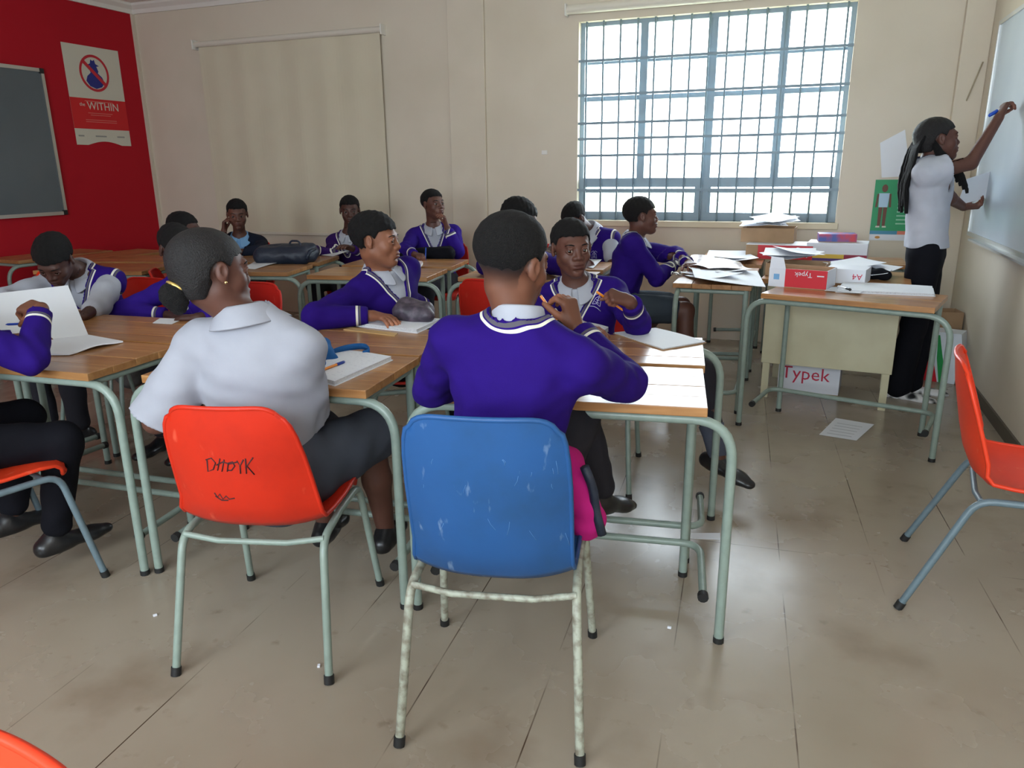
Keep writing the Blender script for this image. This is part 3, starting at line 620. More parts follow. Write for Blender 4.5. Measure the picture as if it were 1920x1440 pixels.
def head_prims(F, c, R, s, neck, fem=False):
    def g(*v): return c+R@(A(*v)*s)
    e = lambda p, r, k, cut=False: F.ell(g(*p), A(*r)*s, R, k*s, cut)
    cn = lambda p, q, r1, r2, k, cut=False: F.cone(g(*p), g(*q), r1*s, r2*s, k*s, None, cut)
    e((0, -.014, .032), (.0735, .0925, .076), .02); e((0, .028, -.020), (.0575, .060, .078), .03)
    cn((0, .028, -.062), (0, .064, -.088), .037, .019, .03)
    for sx in (-1, 1): cn((sx*.041, .002, -.046), (sx*.010, .060, -.087), .019, .016, .025)
    for sx in (-1, 1): e((sx*.036, .056, -.026), (.025, .023, .024), .02)
    cn((-.033, .0765, .0235), (.033, .0765, .0235), .0105, .0105, .018)
    for sx in (-1, 1): e((sx*.031, .0965, .003), (.020, .0155, .0115), .010, True)
    for sx in (-1, 1):                                                   # lids around the eyeballs
        for arc, rr in ((((.0180, .0805, .002), (.0255, .0862, .0098), (.0365, .0850, .0096), (.0450, .0765, .0015)), .0034), (((.0180, .0805, .001), (.0265, .0850, -.0080), (.0365, .0838, -.0076), (.0450, .0765, .0005)), .0029)):
            for p, q in zip(arc, arc[1:]): cn((sx*p[0], p[1], p[2]), (sx*q[0], q[1], q[2]), rr, rr, .004)
    cn((0, .0815, .010), (0, .0995, -.0235), .0072, .0112, .012)
    for sx in (-1, 1): e((sx*.0138, .0915, -.0275), (.0098, .0105, .0078), .007); e((sx*.0075, .0995, -.0345), (.0038, .0045, .0030), .003, True)
    e((0, .0825, -.058), (.030, .0165, .023), .02)
    e((0, .0955, -.0515), (.0205, .0085, .0064), .006); e((0, .0935, -.0635), (.0175, .0092, .0074), .006)
    cn((-.0165, .0985, -.0576), (.0165, .0985, -.0576), .0024, .0024, .003, True); e((0, .094, -.0765), (.016, .009, .004), .010, True)
    e((0, .0775, -.0915), (.0165, .0140, .0125), .014)
    for sx in (-1, 1):
        a = math.radians(22*sx); Z = np.array([[math.cos(a), math.sin(a), 0], [-math.sin(a), math.cos(a), 0], [0, 0, 1]]); Re = R@Z
        F.ell(g(sx*.0760, -.006, .002), A(.0092, .0170, .0265)*s, Re, .006*s); F.ell(g(sx*.0850, -.002, .005), A(.0050, .0095, .0155)*s, Re, .004*s, True); e((sx*.0755, .000, -.021), (.006, .008, .008), .005)
    F.cone(neck, g(0, -.024, -.052), (.047 if not fem else .043)*s, (.047 if not fem else .043)*s, .03*s)
def hair_cap(c, R, s, th=.010, line=(.060, .50), rough=.002, h=.0045, seed=0., afro=0.0, nape=-.062, lift=0.0):
    F = Field(); g = lambda *v: c+R@(A(*v)*s)
    F.ell(g(0, -.016, .034+afro*.4+lift), (A(.0745, .0935, .0765)+th+afro)*s, R, .02)
    if not lift: F.ell(g(0, -.05, -.02), (A(.058, .046, .06)+th*.8)*s, R, .03*s)
    rt, fw, up = (R[:, i].astype(np.float32) for i in range(3)); cc = c.astype(np.float32)
    def cut(x, y, z):
        dx, dy, dz = x-cc[0], y-cc[1], z-cc[2]; lx = (dx*rt[0]+dy*rt[1]+dz*rt[2])/s; ly = (dx*fw[0]+dy*fw[1]+dz*fw[2])/s; lz = (dx*up[0]+dy*up[1]+dz*up[2])/s
        # hairline: forehead, a step at the temple, sideburn before the ear, nape behind
        side = np.clip((ly-.005)/.03, 0, 1); hl = (1-side)*(-.012)+side*(line[0]-.008*np.clip((np.abs(lx)-.045)/.02, 0, 1))
        back = np.clip((-.012-ly)/.03, 0, 1); hl = hl*(1-back)+back*(nape*np.clip((.078-np.abs(lx))/.03, 0.2, 1))
        d = (hl-lz)*s
        ear = .030-np.sqrt((ly+.006)**2+((lz+.006)*.85)**2); return np.maximum(d, np.where(np.abs(lx) > .055, ear*s, -.05)).astype(np.float32)*.7
    F.cut_fn(cut)
    if rough: F.disp(lambda x, y, z: (rough*(np.sin(190*x+seed)*np.sin(170*y+3*seed)+np.sin(180*z+seed)*np.sin(210*x))).astype(np.float32))
    return F
def collar(name, N, R, s, m, parent, r=.056, hgt=.034, spread=.034, gap=24, point=.03, tilt=0.0, lean=0.0):
    """a folded shirt collar round the neck: N neck base, R torso frame"""
    n = 40; V = []; F = []; rows = 6; pf = [(0, -.012), (.001, hgt*.55), (.003, hgt), (.009, hgt+.002), (.5, .62), (1, 0)]
    for i in range(n+1):
        a = math.radians(gap+(360-2*gap)*i/n); fr = max(0, math.cos(a)); dx, dy = math.sin(a), math.cos(a); back = max(0, -dy)
        ff = max(0, (fr-.35)/.65); drop = .004+point*ff**1.5; out = spread*(.75+.75*ff)
        top = hgt*(.62+.38*(1-fr)); low = -.012*fr
        prof = [(r, low-.010), (r+.001, low+top*.5), (r+.003, low+top), (r+.008, low+top+.001), (r+.008+out*.5, low+top*.45-drop*.4), (r+.006+out, low-.006-drop)]
        for rr, zz in prof: V.append(N+R@(A(rr*dx, rr*dy*1.04+lean*zz, zz+.010*back)*s))
    for i in range(n):
        for j in range(rows-1): q = i*rows+j; F.append((q, q+rows, q+rows+1, q+1))
    o = link(name, pyd(name, V, F, True), m, parent); md = o.modifiers.new('thick', 'SOLIDIFY'); md.thickness = .003; md.offset = 1
    sb = o.modifiers.new('sub', 'SUBSURF'); sb.levels = sb.render_levels = 1
    return o
def shoe_field(an, dirv, s, up=A(0, 0, 1)):
    F = Field(); d = nrm(dirv); up = nrm(up-d*(up@d)); sole = an-up*.065*s; f = (up, .62)
    F.cone(sole-d*.045*s+up*.028*s, sole+d*.02*s+up*.03*s, .037*s, .038*s, .02); F.cone(sole+d*.02*s+up*.030*s, sole+d*.115*s+up*.022*s, .042*s, .040*s, .02, f); F.cone(sole+d*.115*s+up*.022*s, sole+d*.165*s+up*.019*s, .040*s, .030*s, .02, f)
    F.cone(an-d*.012*s-up*.01*s, sole+up*.03*s-d*.01*s, .036*s, .036*s, .02)
    def cut(x, y, z): return ((sole[0]-x)*up[0]+(sole[1]-y)*up[1]+(sole[2]-z)*up[2]).astype(np.float32)
    F.cut_fn(cut); return F
def person(label, sp, q=1.0):
    """sp: joints in world metres, clothes and hair; q: coarseness (1 = near, larger = far)"""
    s = sp.get('s', 1.0); pel, N, H = A(*sp['pel']), A(*sp['neck']), A(*sp['head']); root = empty('person', (pel[0], pel[1], 0)); tag(root, label, 'person', sp.get('group')); root['label'] = label
    off = A(pel[0], pel[1], 0); RH = frame_h(*sp['face']); up = nrm(N-pel); th = math.radians(sp['turn']); rt = A(math.cos(th), -math.sin(th), 0); rt = nrm(rt-up*(rt@up)*.6);  fw = nrm(np.cross(up, rt)); rt = np.cross(fw, up); RT = np.stack([rt, fw, up], 1); uc = nrm(up*.45+nrm(H-N)*.35+A(0, 0, .35)); rc = nrm(rt-uc*(rt@uc)); RC = np.stack([rc, np.cross(uc, rc), uc], 1)
    skin = SK[sp.get('skin', 0)]; hs = sp.get('hs', 1.0)*s
    shw = sp.get('shw', .150)*s; S = {}; E = {}; Wr = {}
    for sd, k in ((-1, 'L'), (1, 'R')):
        S[k] = N+rt*shw*sd-up*sp.get('drop', .058)*s+A(0, 0, -math.sin(math.radians(sp.get('tilt', 0)))*shw*sd)+fw*sp.get('hunch', .0); a = sp['arm'+k]
        E[k] = a[0](S[k]) if callable(a[0]) else toward(S[k], A(*a[0]), .27*s)
        Wr[k] = a[1](E[k]) if callable(a[1]) else toward(E[k], A(*a[1]), .235*s)
    hipR = nrm(rt*A(1, 1, 0)); hp = {'L': pel-hipR*.078*s-A(0, 0, .01), 'R': pel+hipR*.078*s-A(0, 0, .01)}; K = {}; An = {}
    for k in 'LR':
        a = sp['leg'+k]; K[k] = a[0](hp[k]) if callable(a[0]) else toward(hp[k], A(*a[0]), .40*s); An[k] = a[1](K[k]) if callable(a[1]) else toward(K[k], A(*a[1]), .37*s)
    fl = (fw, .70)
    def torso(F, e, k=.03):
        wa = pel*.62+N*.38; ch = pel*.28+N*.72; f2 = (fw, .72)
        F.cone(pel+up*.0, wa, .140*s+e, .122*s+e, k, f2); F.cone(wa, ch-up*.02*s, .122*s+e, .140*s+e, k, f2)
        F.cone(ch, N-up*.075*s, .138*s+e, .105*s+e, k, f2); F.cone(S['L']+rt*.015, S['R']-rt*.015, .050*s+e, .050*s+e, .045); F.cone(S['L'], N-up*.018*s, .036*s+e, .050*s+e, .04); F.cone(S['R'], N-up*.018*s, .036*s+e, .050*s+e, .04)
    # ---- body (one skin): torso and limbs coarse, head and hands fine
    B = Field(); torso(B, -.008)
    for k in 'LR':
        B.cone(S[k], E[k], .043*s, .035*s, .02); B.cone(E[k], Wr[k], .035*s, .024*s, .012); B.cone(hp[k], K[k], .076*s, .054*s, .03); B.cone(K[k], K[k]*.55+An[k]*.45, .052*s, .050*s, .02); B.cone(K[k]*.55+An[k]*.45, An[k], .050*s, .032*s, .02)
    head_prims(B, H, RH, hs, N, sp.get('fem', False)); hands = {}
    for sd, k in ((-1, 'L'), (1, 'R')):
        hd = sp.get('hand'+k)
        if hd: hands[k] = hand_prims(B, Wr[k], A(*hd[0]), A(*hd[1]), sd, hd[2], sp.get('hands', .95)*s)
        else: hands[k] = hand_prims(B, Wr[k], Wr[k]-E[k], A(0, 0, -1), sd, 'rest', .95*s)
    nk = H-RH[:, 2]*.085*hs; ax = nrm(H-N)
    inhead = lambda V, e: ((V-(N*.45+nk*.55))@ax > e) & (np.linalg.norm(V-H, axis=1) < .165*hs)
    def inhand(V, k, e): return ((V-Wr[k])@nrm(hands[k]['d']) > e) & (np.linalg.norm(V-Wr[k]-hands[k]['d']*.085*s, axis=1) < .118*s)
    nH = len(B.p); parts = []
    v, f = B.mesh(.0031*q, (H-.17*hs, H+.17*hs), lambda V: inhead(V, -.004)); parts.append((v, f)); nhead = len(v)
    for k in 'LR': parts.append(B.mesh(.0036*max(1, q*.9), (Wr[k]-.19*s, Wr[k]+.19*s), lambda V, k=k: inhand(V, k, -.004)))
    nfine = sum(len(p[0]) for p in parts)
    parts.append(B.mesh(.0085*max(1, q*.85), None, lambda V: ~inhead(V, .006) & ~inhand(V, 'L', .006) & ~inhand(V, 'R', .006)))
    V, Q = merge(parts); l = (V-H)@RH/hs
    lips = np.clip(1-np.maximum(np.abs(l[:, 0])/.0235, np.abs(l[:, 2]+.059)/.0155)**4, 0, 1)*(l[:, 1] > .085); lips[nhead:] = 0
    st = sp.get('fade', .85); stub = np.zeros(len(V))
    if st:
        hl = np.where(l[:, 1] < .005, np.where(l[:, 1] < -.03, -.055, -.02), .050); stub = st*np.clip((l[:, 2]-hl)/np.where(l[:, 1] < .005, .05, .02), 0, 1)*(np.abs(l[:, 0]) < .0745); stub[nhead:] = 0
    palm = np.zeros(len(V)); 
    for k in 'LR':
        i = np.arange(nhead, nfine); dd = (V[i]-Wr[k]); near = np.linalg.norm(dd, axis=1) < .2*s; nn = hands[k]['n']; palm[i] = np.maximum(palm[i], near*np.clip((dd@nn-.006)/.012, 0, 1)*.55)
    body = link('body', np_mesh('body', V-off, Q, dict(lips=lips, stubble=stub, palm=palm)), skin, root)
    # ---- eyes
    for sx in (-1, 1):
        bm = bmesh.new(); bmesh.ops.create_uvsphere(bm, u_segments=14, v_segments=10, radius=.0134*hs)
        me = bpy.data.meshes.new('eye'); bm.to_mesh(me); bm.free(); me.polygons.foreach_set('use_smooth', [True]*len(me.polygons))
        gz = nrm(RH@A(*sp.get('gaze', (0, 1, 0)))); me.materials.append(M_eye); me.materials.append(M_iris)
        for p in me.polygons: p.material_index = 1 if nrm(A(*p.center))@gz > .72 else 0
        o = link('eye', me, None, body); ec = H+RH@(A(sx*.031, .0735, .0010)*hs)-off; o.location = tuple(ec)
        if sp.get('brow', True):
            bp_ = [H+RH@(A(sx*x, y, z)*hs)-off for x, y, z in ((.014, .0885, .0225), (.027, .0895, .0265), (.040, .0825, .0265), (.049, .0725, .021))]
            MB().tube(bp_, [.0022*hs, .0032*hs, .0028*hs, .0014*hs], 6).build('eyebrow', M_hair, body, smooth=True)
    # ---- hair
    hr = sp.get('hair', {})
    if hr is not None:
        hf = hair_cap(H, RH, hs, hr.get('th', .0055), (hr.get('line', .058), .5), hr.get('rough', .0012), seed=pel[0], afro=hr.get('afro', 0), nape=hr.get('nape', -.055), lift=hr.get('lift', .007))
        v, f = hf.mesh(.0042*max(1, q*.9)); ho = link('hair', np_mesh('hair', v-off, f), hr.get('mat', M_hair), root)
        if hr.get('tail'): hr['tail'](H, RH, hs, off, ho)
    # ---- upper clothes
    top = sp.get('top', 'jersey'); tm = sp.get('topm', M_purple); h_ = .0068*max(1, q*.9)
    rT, fT, uT = (RC[:, i].astype(np.float32) for i in range(3)); N_ = N.astype(np.float32)
    def local(x, y, z):
        dx, dy, dz = x-N_[0], y-N_[1], z-N_[2]; return dx*rT[0]+dy*rT[1]+dz*rT[2], dx*fT[0]+dy*fT[1]+dz*fT[2], dx*uT[0]+dy*uT[1]+dz*uT[2]
    vdep = sp.get('vdep', .15)*s
    def neckcut(x, y, z, r=sp.get('ncut', .069)):
        lx, ly, lz = local(x, y, z); rho = np.sqrt(lx*lx+(ly*.95)**2+np.minimum(lz-.046*s, 0)**2)-r*s
        if vdep <= 0: return rho
        v = (np.abs(lx)-np.maximum(lz+vdep, -.05)*(.072*s/vdep))*.9; v = np.where(lz+vdep < 0, np.sqrt(lx*lx+(lz+vdep)**2)*.95, v); v = np.where(ly > .015, v, .06)
        return np.minimum(rho, v)
    ex = sp.get('bulk', .010)
    if top in ('jersey', 'vest', 'blazer'):
        F = Field(); torso(F, .004); 
        if top == 'vest' or sp.get('under'):
            for k in 'LR': F.cone(S[k], S[k]*.45+E[k]*.55, .056*s, .060*s, .02)
            for k in 'LR':
                if sp.get('long', True) == 'elbow': F.cone(S[k]*.5+E[k]*.5, E[k], .058*s, .054*s, .02); F.cone(E[k], E[k]*.55+Wr[k]*.45, .054*s, .046*s, .02)
                elif sp.get('long', True): F.cone(S[k]*.5+E[k]*.5, E[k], .056*s, .050*s, .02); F.cone(E[k], E[k]*.1+Wr[k]*.9, .050*s, .036*s, .02)
        F.cut_fn(lambda x, y, z: np.where(np.sqrt(local(x, y, z)[0]**2+local(x, y, z)[1]**2) < .105*s, local(x, y, z)[2]-.002*s, np.float32(-.05)).astype(np.float32)); F.disp(wrinkle(.0012, 1.3, pel[0]))
        v, f = F.mesh(h_*1.05); link('shirt', np_mesh('shirt', v-off, f), sp.get('shirtm', M_shirt), root)
    F = Field(); torso(F, ex)
    sl = sp.get('sleeve', 1.0); cuffs = {}
    for k in 'LR':
        if top == 'vest': F.cone(S[k]-rt*(.03 if k == 'R' else -.03), S[k]+rt*(.012 if k == 'R' else -.012), .056*s+ex, .054*s+ex, .03); continue
        if sl >= 1: 
            F.cone(S[k], E[k], .046*s+ex, .043*s+ex*.9, .025); We = E[k]*(1-.93*min(1, sl))+Wr[k]*.93*min(1, sl); F.cone(E[k], We, .043*s+ex*.9, .031*s+ex*.6, .018); cuffs[k] = (We, nrm(Wr[k]-E[k]))
        else:
            We = S[k]*(1-sl)+E[k]*sl; F.cone(S[k], We, .050*s+ex, .058*s+ex*1.3, .025); cuffs[k] = (We, nrm(E[k]-S[k]))
    F.disp(wrinkle(sp.get('wr', .0026), sp.get('wrs', 1.0), pel[0]*3)); F.disp(wrinkle(sp.get('wr', .0026)*.36, sp.get('wrs', 1.0)*2.1, pel[1]*2))
    if top != 'vest':
        for k in 'LR':
            def cre(x, y, z, c=E[k], d=nrm(nrm(E[k]-S[k])+nrm(Wr[k]-E[k])), p=S[k]):
                dx, dy, dz = x-c[0], y-c[1], z-c[2]; al = dx*d[0]+dy*d[1]+dz*d[2]; g = np.exp(-(dx*dx+dy*dy+dz*dz)/.0075); ax, ay, az = x-p[0], y-p[1], z-p[2]
                return (.0034*g*np.sin(al*115+9*dz+4*dx)+.0024*np.exp(-(ax*ax+ay*ay+az*az)/.014)*np.sin(70*(ax*.5+az)+30*ay)).astype(np.float32)
            F.disp(cre)
    F.cut_fn(lambda x, y, z: (-neckcut(x, y, z)).astype(np.float32))
    hem = sp.get('hem', -.06)*s
    F.cut_fn(lambda x, y, z: np.where(np.abs(local(x, y, z)[0]) < .21*s, (hem-np.float32(np.linalg.norm(N-pel))-local(x, y, z)[2]), np.float32(-.05)).astype(np.float32)) if sp.get('cuthem') else None
    if sp.get('hemz'): F.cut_fn(lambda x, y, z: np.where(np.abs(local(x, y, z)[0]) < .2*s, np.float32(sp['hemz'])-z+x*0+y*0, np.float32(-.05)).astype(np.float32))
    def cufcut(x, y, z):
        d = np.float32(-.08)
        for k, (c, dr) in cuffs.items():
            al = (x-c[0])*dr[0]+(y-c[1])*dr[1]+(z-c[2])*dr[2]; ne = np.sqrt((x-c[0])**2+(y-c[1])**2+(z-c[2])**2) < (.085 if sl >= 1 else .13); d = np.maximum(d, np.where(ne, al+.004, -.08))
        return d.astype(np.float32)
    F.cut_fn(cufcut)
    v, f = F.mesh(h_); nc = neckcut(v[:, 0], v[:, 1], v[:, 2]); cu = np.full(len(v), .5)
    for k, (c, dr) in cuffs.items():
        al = -((v-c)@dr)-.004; ne = np.linalg.norm(v-c, axis=1) < .12; cu = np.where(ne, np.minimum(cu, al), cu)
    if top == 'vest':
        for k, g in (('L', -1), ('R', 1)):
            e_ = S[k]+rt*.066*g; al = -((v-e_)@(rt*g)); cu = np.where((np.abs(al) < .1) & ((v-pel)@up > .12*s), np.minimum(cu, al+.018), cu)
    topo = link({'jersey': 'jersey', 'vest': 'vest', 'blazer': 'blazer', 'blouse': 'blouse', 'tee': 'tee_shirt'}[top], np_mesh('top', v-off, f, dict(neck=nc, cuff=cu)), tm, root)
    if sp.get('collar', True):
        ck = dict(r=.054, spread=.036, hgt=.032, gap=9); ck.update(sp.get('ck', {})); co = collar('collar', N-off-uc*.002, RC, s, sp.get('shirtm', M_shirt) if top not in ('blouse', 'tee') else tm, topo, **ck)
    # ---- trousers, socks, shoes
    lm = sp.get('legm', M_trou); lt = sp.get('legtype', 'trousers'); e = .012
    if lt == 'skirt':
        F = Field(); F.cone(pel+up*.03, pel-up*.03, .150*s, .155*s, .03, fl); mk = (K['L']+K['R'])/2; sd_ = nrm(K['R']-K['L'])
        for k in 'LR': F.cone(hp[k], K[k], .105*s, .095*s, .07)
        F.cone(hp['L'], K['R']*.5+hp['R']*.5, .09*s, .09*s, .05); F.disp(wrinkle(.002, 1.1, 2.))
    else:
        F = Field(); F.cone(pel+up*.06*s, pel-A(0, 0, .015), .138*s, .140*s, .03, fl)
        fr = sp.get('legcut', .88)
        for k in 'LR':
            if lt == 'shorts': F.cone(hp[k], hp[k]*.25+K[k]*.75, .092*s, .086*s, .03)
            else: F.cone(hp[k], K[k], .088*s, .066*s, .03); F.cone(K[k], K[k]*(1-fr)+An[k]*fr, .066*s, .050*s+sp.get('flare', 0), .022)
        F.disp(wrinkle(.0025, 1.0, pel[1]))
    v, f = F.mesh(.0085*max(1, q*.9)); link({'skirt': 'skirt', 'shorts': 'shorts'}.get(lt, 'trousers'), np_mesh('legs', v-off, f), lm, root)
    for k in 'LR':
        ft = sp.get('foot'+k, (math.sin(th), math.cos(th), 0)); fu = sp.get('footup'+k, (0, 0, 1))
        sh = link('shoe', np_mesh('shoe', *[(a-off if i == 0 else a) for i, a in enumerate(shoe_field(An[k], A(*ft), s*sp.get('shoes', 1.0), A(*fu)).mesh(.0055*max(1, q*.9)))]), sp.get('shoem', M_shoe), root)
        if sp.get('socks'): MB().tube([An[k]+A(0, 0, -.03)*0-off, An[k]*.75+K[k]*.25-off, An[k]*.62+K[k]*.38-off], [.040*s, .046*s, .055*s], 14).build('sock', M_sock, root, smooth=True)
    info = dict(root=root, hands=hands, N=N, H=H, RH=RH, RT=RT, S=S, E=E, W=Wr, K=K, An=An, off=off, top=topo, body=body); return info
# ------------------------------------------------------------------ the people
def px(x, y, L, far=True): return lambda par: reach(par, x, y, L, far)
UA, FA, TH, SH = .27, .235, .40, .37
def pony(H, R, s, off, ho):
    g = lambda *v: H+R@(A(*v)*s)-off
    F = Field(); F.cone(g(-.004, -.082, -.034), g(-.006, -.100, -.058), .024*s, .034*s, .02); F.cone(g(-.006, -.100, -.058), g(-.006, -.092, -.090), .034*s, .020*s, .02); F.disp(lambda x, y, z: (.0025*np.sin(300*x)*np.sin(260*z)).astype(np.float32))
    v, f = F.mesh(.0045); link('ponytail', np_mesh('ponytail', v, f), M_hair, ho)
    c = g(-.005, -.088, -.042); d = nrm(g(-.006, -.100, -.058)-g(-.004, -.082, -.034)); u = nrm(np.cross(d, A(0, 0, 1))); w = np.cross(d, u)
    MB().tube([c+.0315*s*(u*math.cos(a)+w*math.sin(a)) for a in np.linspace(0, 2*math.pi, 21)], .005, 8).build('hair_tie', mat('gold hair tie', (.62, .42, .12), .35, .6), ho, smooth=True)
def braids(H, R, s, off, ho):
    rnd = random.Random(3); g = lambda *v: H+R@(A(*v)*s)-off
    paths = []
    for i in range(16):
        x0 = -.058+.116*i/15; paths.append([(x0, -.075, .03), (x0*1.15, -.118, -.03), (x0*1.2, -.140+rnd.uniform(-.01, .01), -.12), (x0*1.1+rnd.uniform(-.01, .01), -.165+rnd.uniform(-.010, .010), -.21), (x0+rnd.uniform(-.02, .02), -.168+rnd.uniform(-.015, .015), -.29-rnd.uniform(0, .07))])
    for i in range(4): paths.append([(.062, -.04, .0), (.075+.004*i, -.03+.012*i, -.08), (.070+.006*i, .045+.012*i, -.15), (.064+.01*i, .075+.012*i, -.20-.015*i), (.062+.01*i, .080+.012*i, -.225-.02*i)])
    for p in paths:
        P = [g(*q) for q in p]; P = fillet(P, .05, 4); n = len(P)
        MB().tube(P, [  .0088*s*(1+.16*math.sin(i*2.6)) for i in range(n)], 6).build('braid', M_hair, ho, smooth=True)
PEOPLE = {}
GP = 'pupils in the classroom'
# the boy in front, back to us
PEOPLE['front'] = person('boy in purple jersey with his back turned on the blue chair, pen at chin', dict(group=GP, skin=0, pel=(-.660, 1.66, .535), neck=(-.635, 1.735, 1.003), head=reach(A(-.635, 1.735, 1.003), 960, 490, .150), face=(22, -6, 5), turn=-6, shw=.165, bulk=.014, wr=.0045, wrs=.8, drop=.072, tilt=5,
    armR=[px(1172, 716, UA), px(1080, 612, .235)], handR=((-.06, -.01, .2), (-.8, .25, 0), 'pen'), armL=[px(812, 728, UA), (-.72, 2.12, .79)], handL=((.6, .5, 0), (0, 0, -1), 'rest'),
    legR=[px(1082, 778, .40), px(1130, 925, .36)], footR=(.35, .8, -.25), legL=[(-.78, 2.1, .52), (-.80, 2.12, .08)], fade=.95, hair=dict(th=.0075, line=.052, nape=-.03, rough=.0006, lift=.014), ncut=.073, ck=dict(hgt=.048, spread=.003, r=.056)), 1.0)
# the girl in the white blouse
PEOPLE['girl'] = person('girl in white blouse with a tied back ponytail, back turned on the orange red chair', dict(group=GP, skin=1, pel=(-1.41, 1.69, .53), neck=(-1.412, 1.665, .985), head=reach(A(-1.412, 1.665, .985), 386, 497, .155), face=(24, -4, -4), turn=-12, shw=.142, bulk=.017, wr=.0058, wrs=.62, drop=.080, tilt=3, fem=True, top='blouse', topm=M_tee, vdep=0, sleeve=.98,
    armR=[px(570, 780, UA), px(545, 660, .22)], handR=((-.06, .06, .16), (-.3, .3, 0), 'curl'), armL=[px(292, 790, UA), (-1.50, 1.98, .62)], handL=((.3, .7, 0), (0, 0, -1), 'rest'),
    legR=[(-1.32, 2.10, .50), (-1.30, 2.15, .08)], legL=[(-1.52, 2.08, .50), (-1.54, 2.12, .08)], legtype='skirt', legm=M_skirt, hair=dict(th=.009, line=.050, rough=.0003, mat=M_hair2, nape=-.070, lift=0, tail=pony), ck=dict(hgt=.044, spread=.058, point=.02, r=.053)), 1.0)
# left edge, mostly out of frame
PEOPLE['left'] = person('pupil in purple jersey at the left edge, raised hand holding a blue pen', dict(group=GP, skin=0, pel=(-2.66, 1.46, .535), neck=(-2.62, 1.56, .99), head=(-2.60, 1.60, 1.15), face=(15, -12, 0), turn=15, bulk=.012,
    armR=[px(92, 682, UA), px(78, 580, .22)], handR=((-.30, .0, .03), (.1, .25, -.6), 'pen'), armL=[(-2.86, 1.74, .80), (-2.78, 1.96, .77)], handL=((.7, .6, 0), (0, 0, -1), 'rest'),
    legR=[px(172, 822, TH), (-2.42, 1.72, .10)], legL=[(-2.68, 1.86, .50), (-2.66, 1.72, .10)], legm=M_trou2), 1.15)
# boy in the vest
PEOPLE['vest'] = person('boy in purple vest and white shirt bowing over his desk at the left', dict(group=GP, skin=3, pel=(-3.42, 2.97, .53), neck=(-3.37, 2.78, .905), head=ony(103, 487, 2.62), face=(158, -42, -4), turn=162, top='vest', long='elbow', topm=M_purple, hunch=.01,
    armL=[px(186, 572, UA, False), px(158, 592, .21, False)], handL=((-.5, -.4, 0), (0, 0, -1), 'rest'), armR=[px(8, 562, UA, False), (-3.25, 2.38, .80)], handR=((.4, -.6, 0), (0, 0, -1), 'pen'),
    legR=[(-3.52, 2.60, .5), (-3.52, 2.6, .08)], legL=[(-3.32, 2.58, .5), (-3.32, 2.6, .08)], footL=(0, -1, 0), footR=(0, -1, 0), hair=dict(th=.009, line=.050, rough=.0012)), 1.25)
# pupil hidden behind the girl
PEOPLE['fold'] = person('pupil in purple with arms folded on the desk, half hidden behind the girl in white', dict(group=GP, skin=3, pel=(-2.74, 3.06, .53), neck=(-2.80, 2.93, .895), head=ony(332, 468, 2.86), face=(110, -25, 0), turn=182, topm=M_purple3, vdep=.12, 
    armR=[px(222, 588, UA, False), px(318, 592, .24, False)], handR=((.8, -.2, 0), (0, 0, -1), 'rest'), armL=[px(446, 588, UA, False), px(372, 596, .22, False)], handL=((-.8, -.2, 0), (0, 0, -1), 'rest'),
    legR=[(-2.84, 2.66, .5), (-2.84, 2.66, .08)], legL=[(-2.64, 2.66, .5), (-2.64, 2.66, .08)], footL=(0, -1, 0), footR=(0, -1, 0)), 1.3)
PEOPLE['hidden'] = person('pupil in dark trousers seated sideways, mostly behind the girl in white', dict(group=GP, skin=3, pel=(-3.52, 3.72, .53), neck=(-3.74, 3.90, .91), head=ony(346, 432, 3.95), face=(60, -8, 0), turn=40, topm=M_purple2, 
    armR=[(-3.55, 3.75, .70), (-3.35, 3.85, .68)], armL=[(-3.85, 4.05, .80), (-3.7, 4.15, .79)], legR=[px(560, 562, .42), (-3.05, 3.78, .08)], legL=[px(566, 538, .42), (-3.12, 4.1, .08)], legm=M_trou2), 1.5)
PEOPLE['blazer'] = person('pupil in navy blazer and pale blue shirt, hand at cheek', dict(group=GP, skin=1, pel=(-4.32, 5.14, .52), neck=ony(450, 444, 5.06), head=ony(445, 402, 5.0), face=(142, -10, 0), turn=150, top='blazer', topm=M_blazer, shirtm=M_lblue, vdep=.17,
    armR=[px(412, 474, UA, False), px(420, 434, .20)], handR=((.02, .02, .2), (.4, .2, 0), 'curl'), armL=[px(492, 472, UA, False), (-4.15, 4.72, .78)], handL=((-.6, -.6, 0), (0, 0, -1), 'rest'),
    legR=[(-4.5, 4.72, .5), (-4.5, 4.72, .08)], legL=[(-4.3, 4.70, .5), (-4.3, 4.7, .08)], footL=(0, -1, 0), footR=(0, -1, 0), ck=dict(spread=.05)), 1.7)
PEOPLE['dull'] = person('pupil in dull purple jersey seated before the blind', dict(group=GP, skin=3, pel=(-3.44, 5.48, .53), neck=ony(655, 438, 5.42), head=ony(656, 395, 5.38), face=(150, -6, 0), turn=165, topm=M_purple2,
    armR=[px(622, 478, UA, False), (-3.50, 5.0, .78)], armL=[px(694, 480, UA, False), (-3.2, 5.1, .78)], legR=[(-3.58, 5.1, .5), (-3.58, 5.1, .08)], legL=[(-3.38, 5.1, .5), (-3.38, 5.1, .08)], footL=(0, -1, 0), footR=(0, -1, 0)), 1.7)
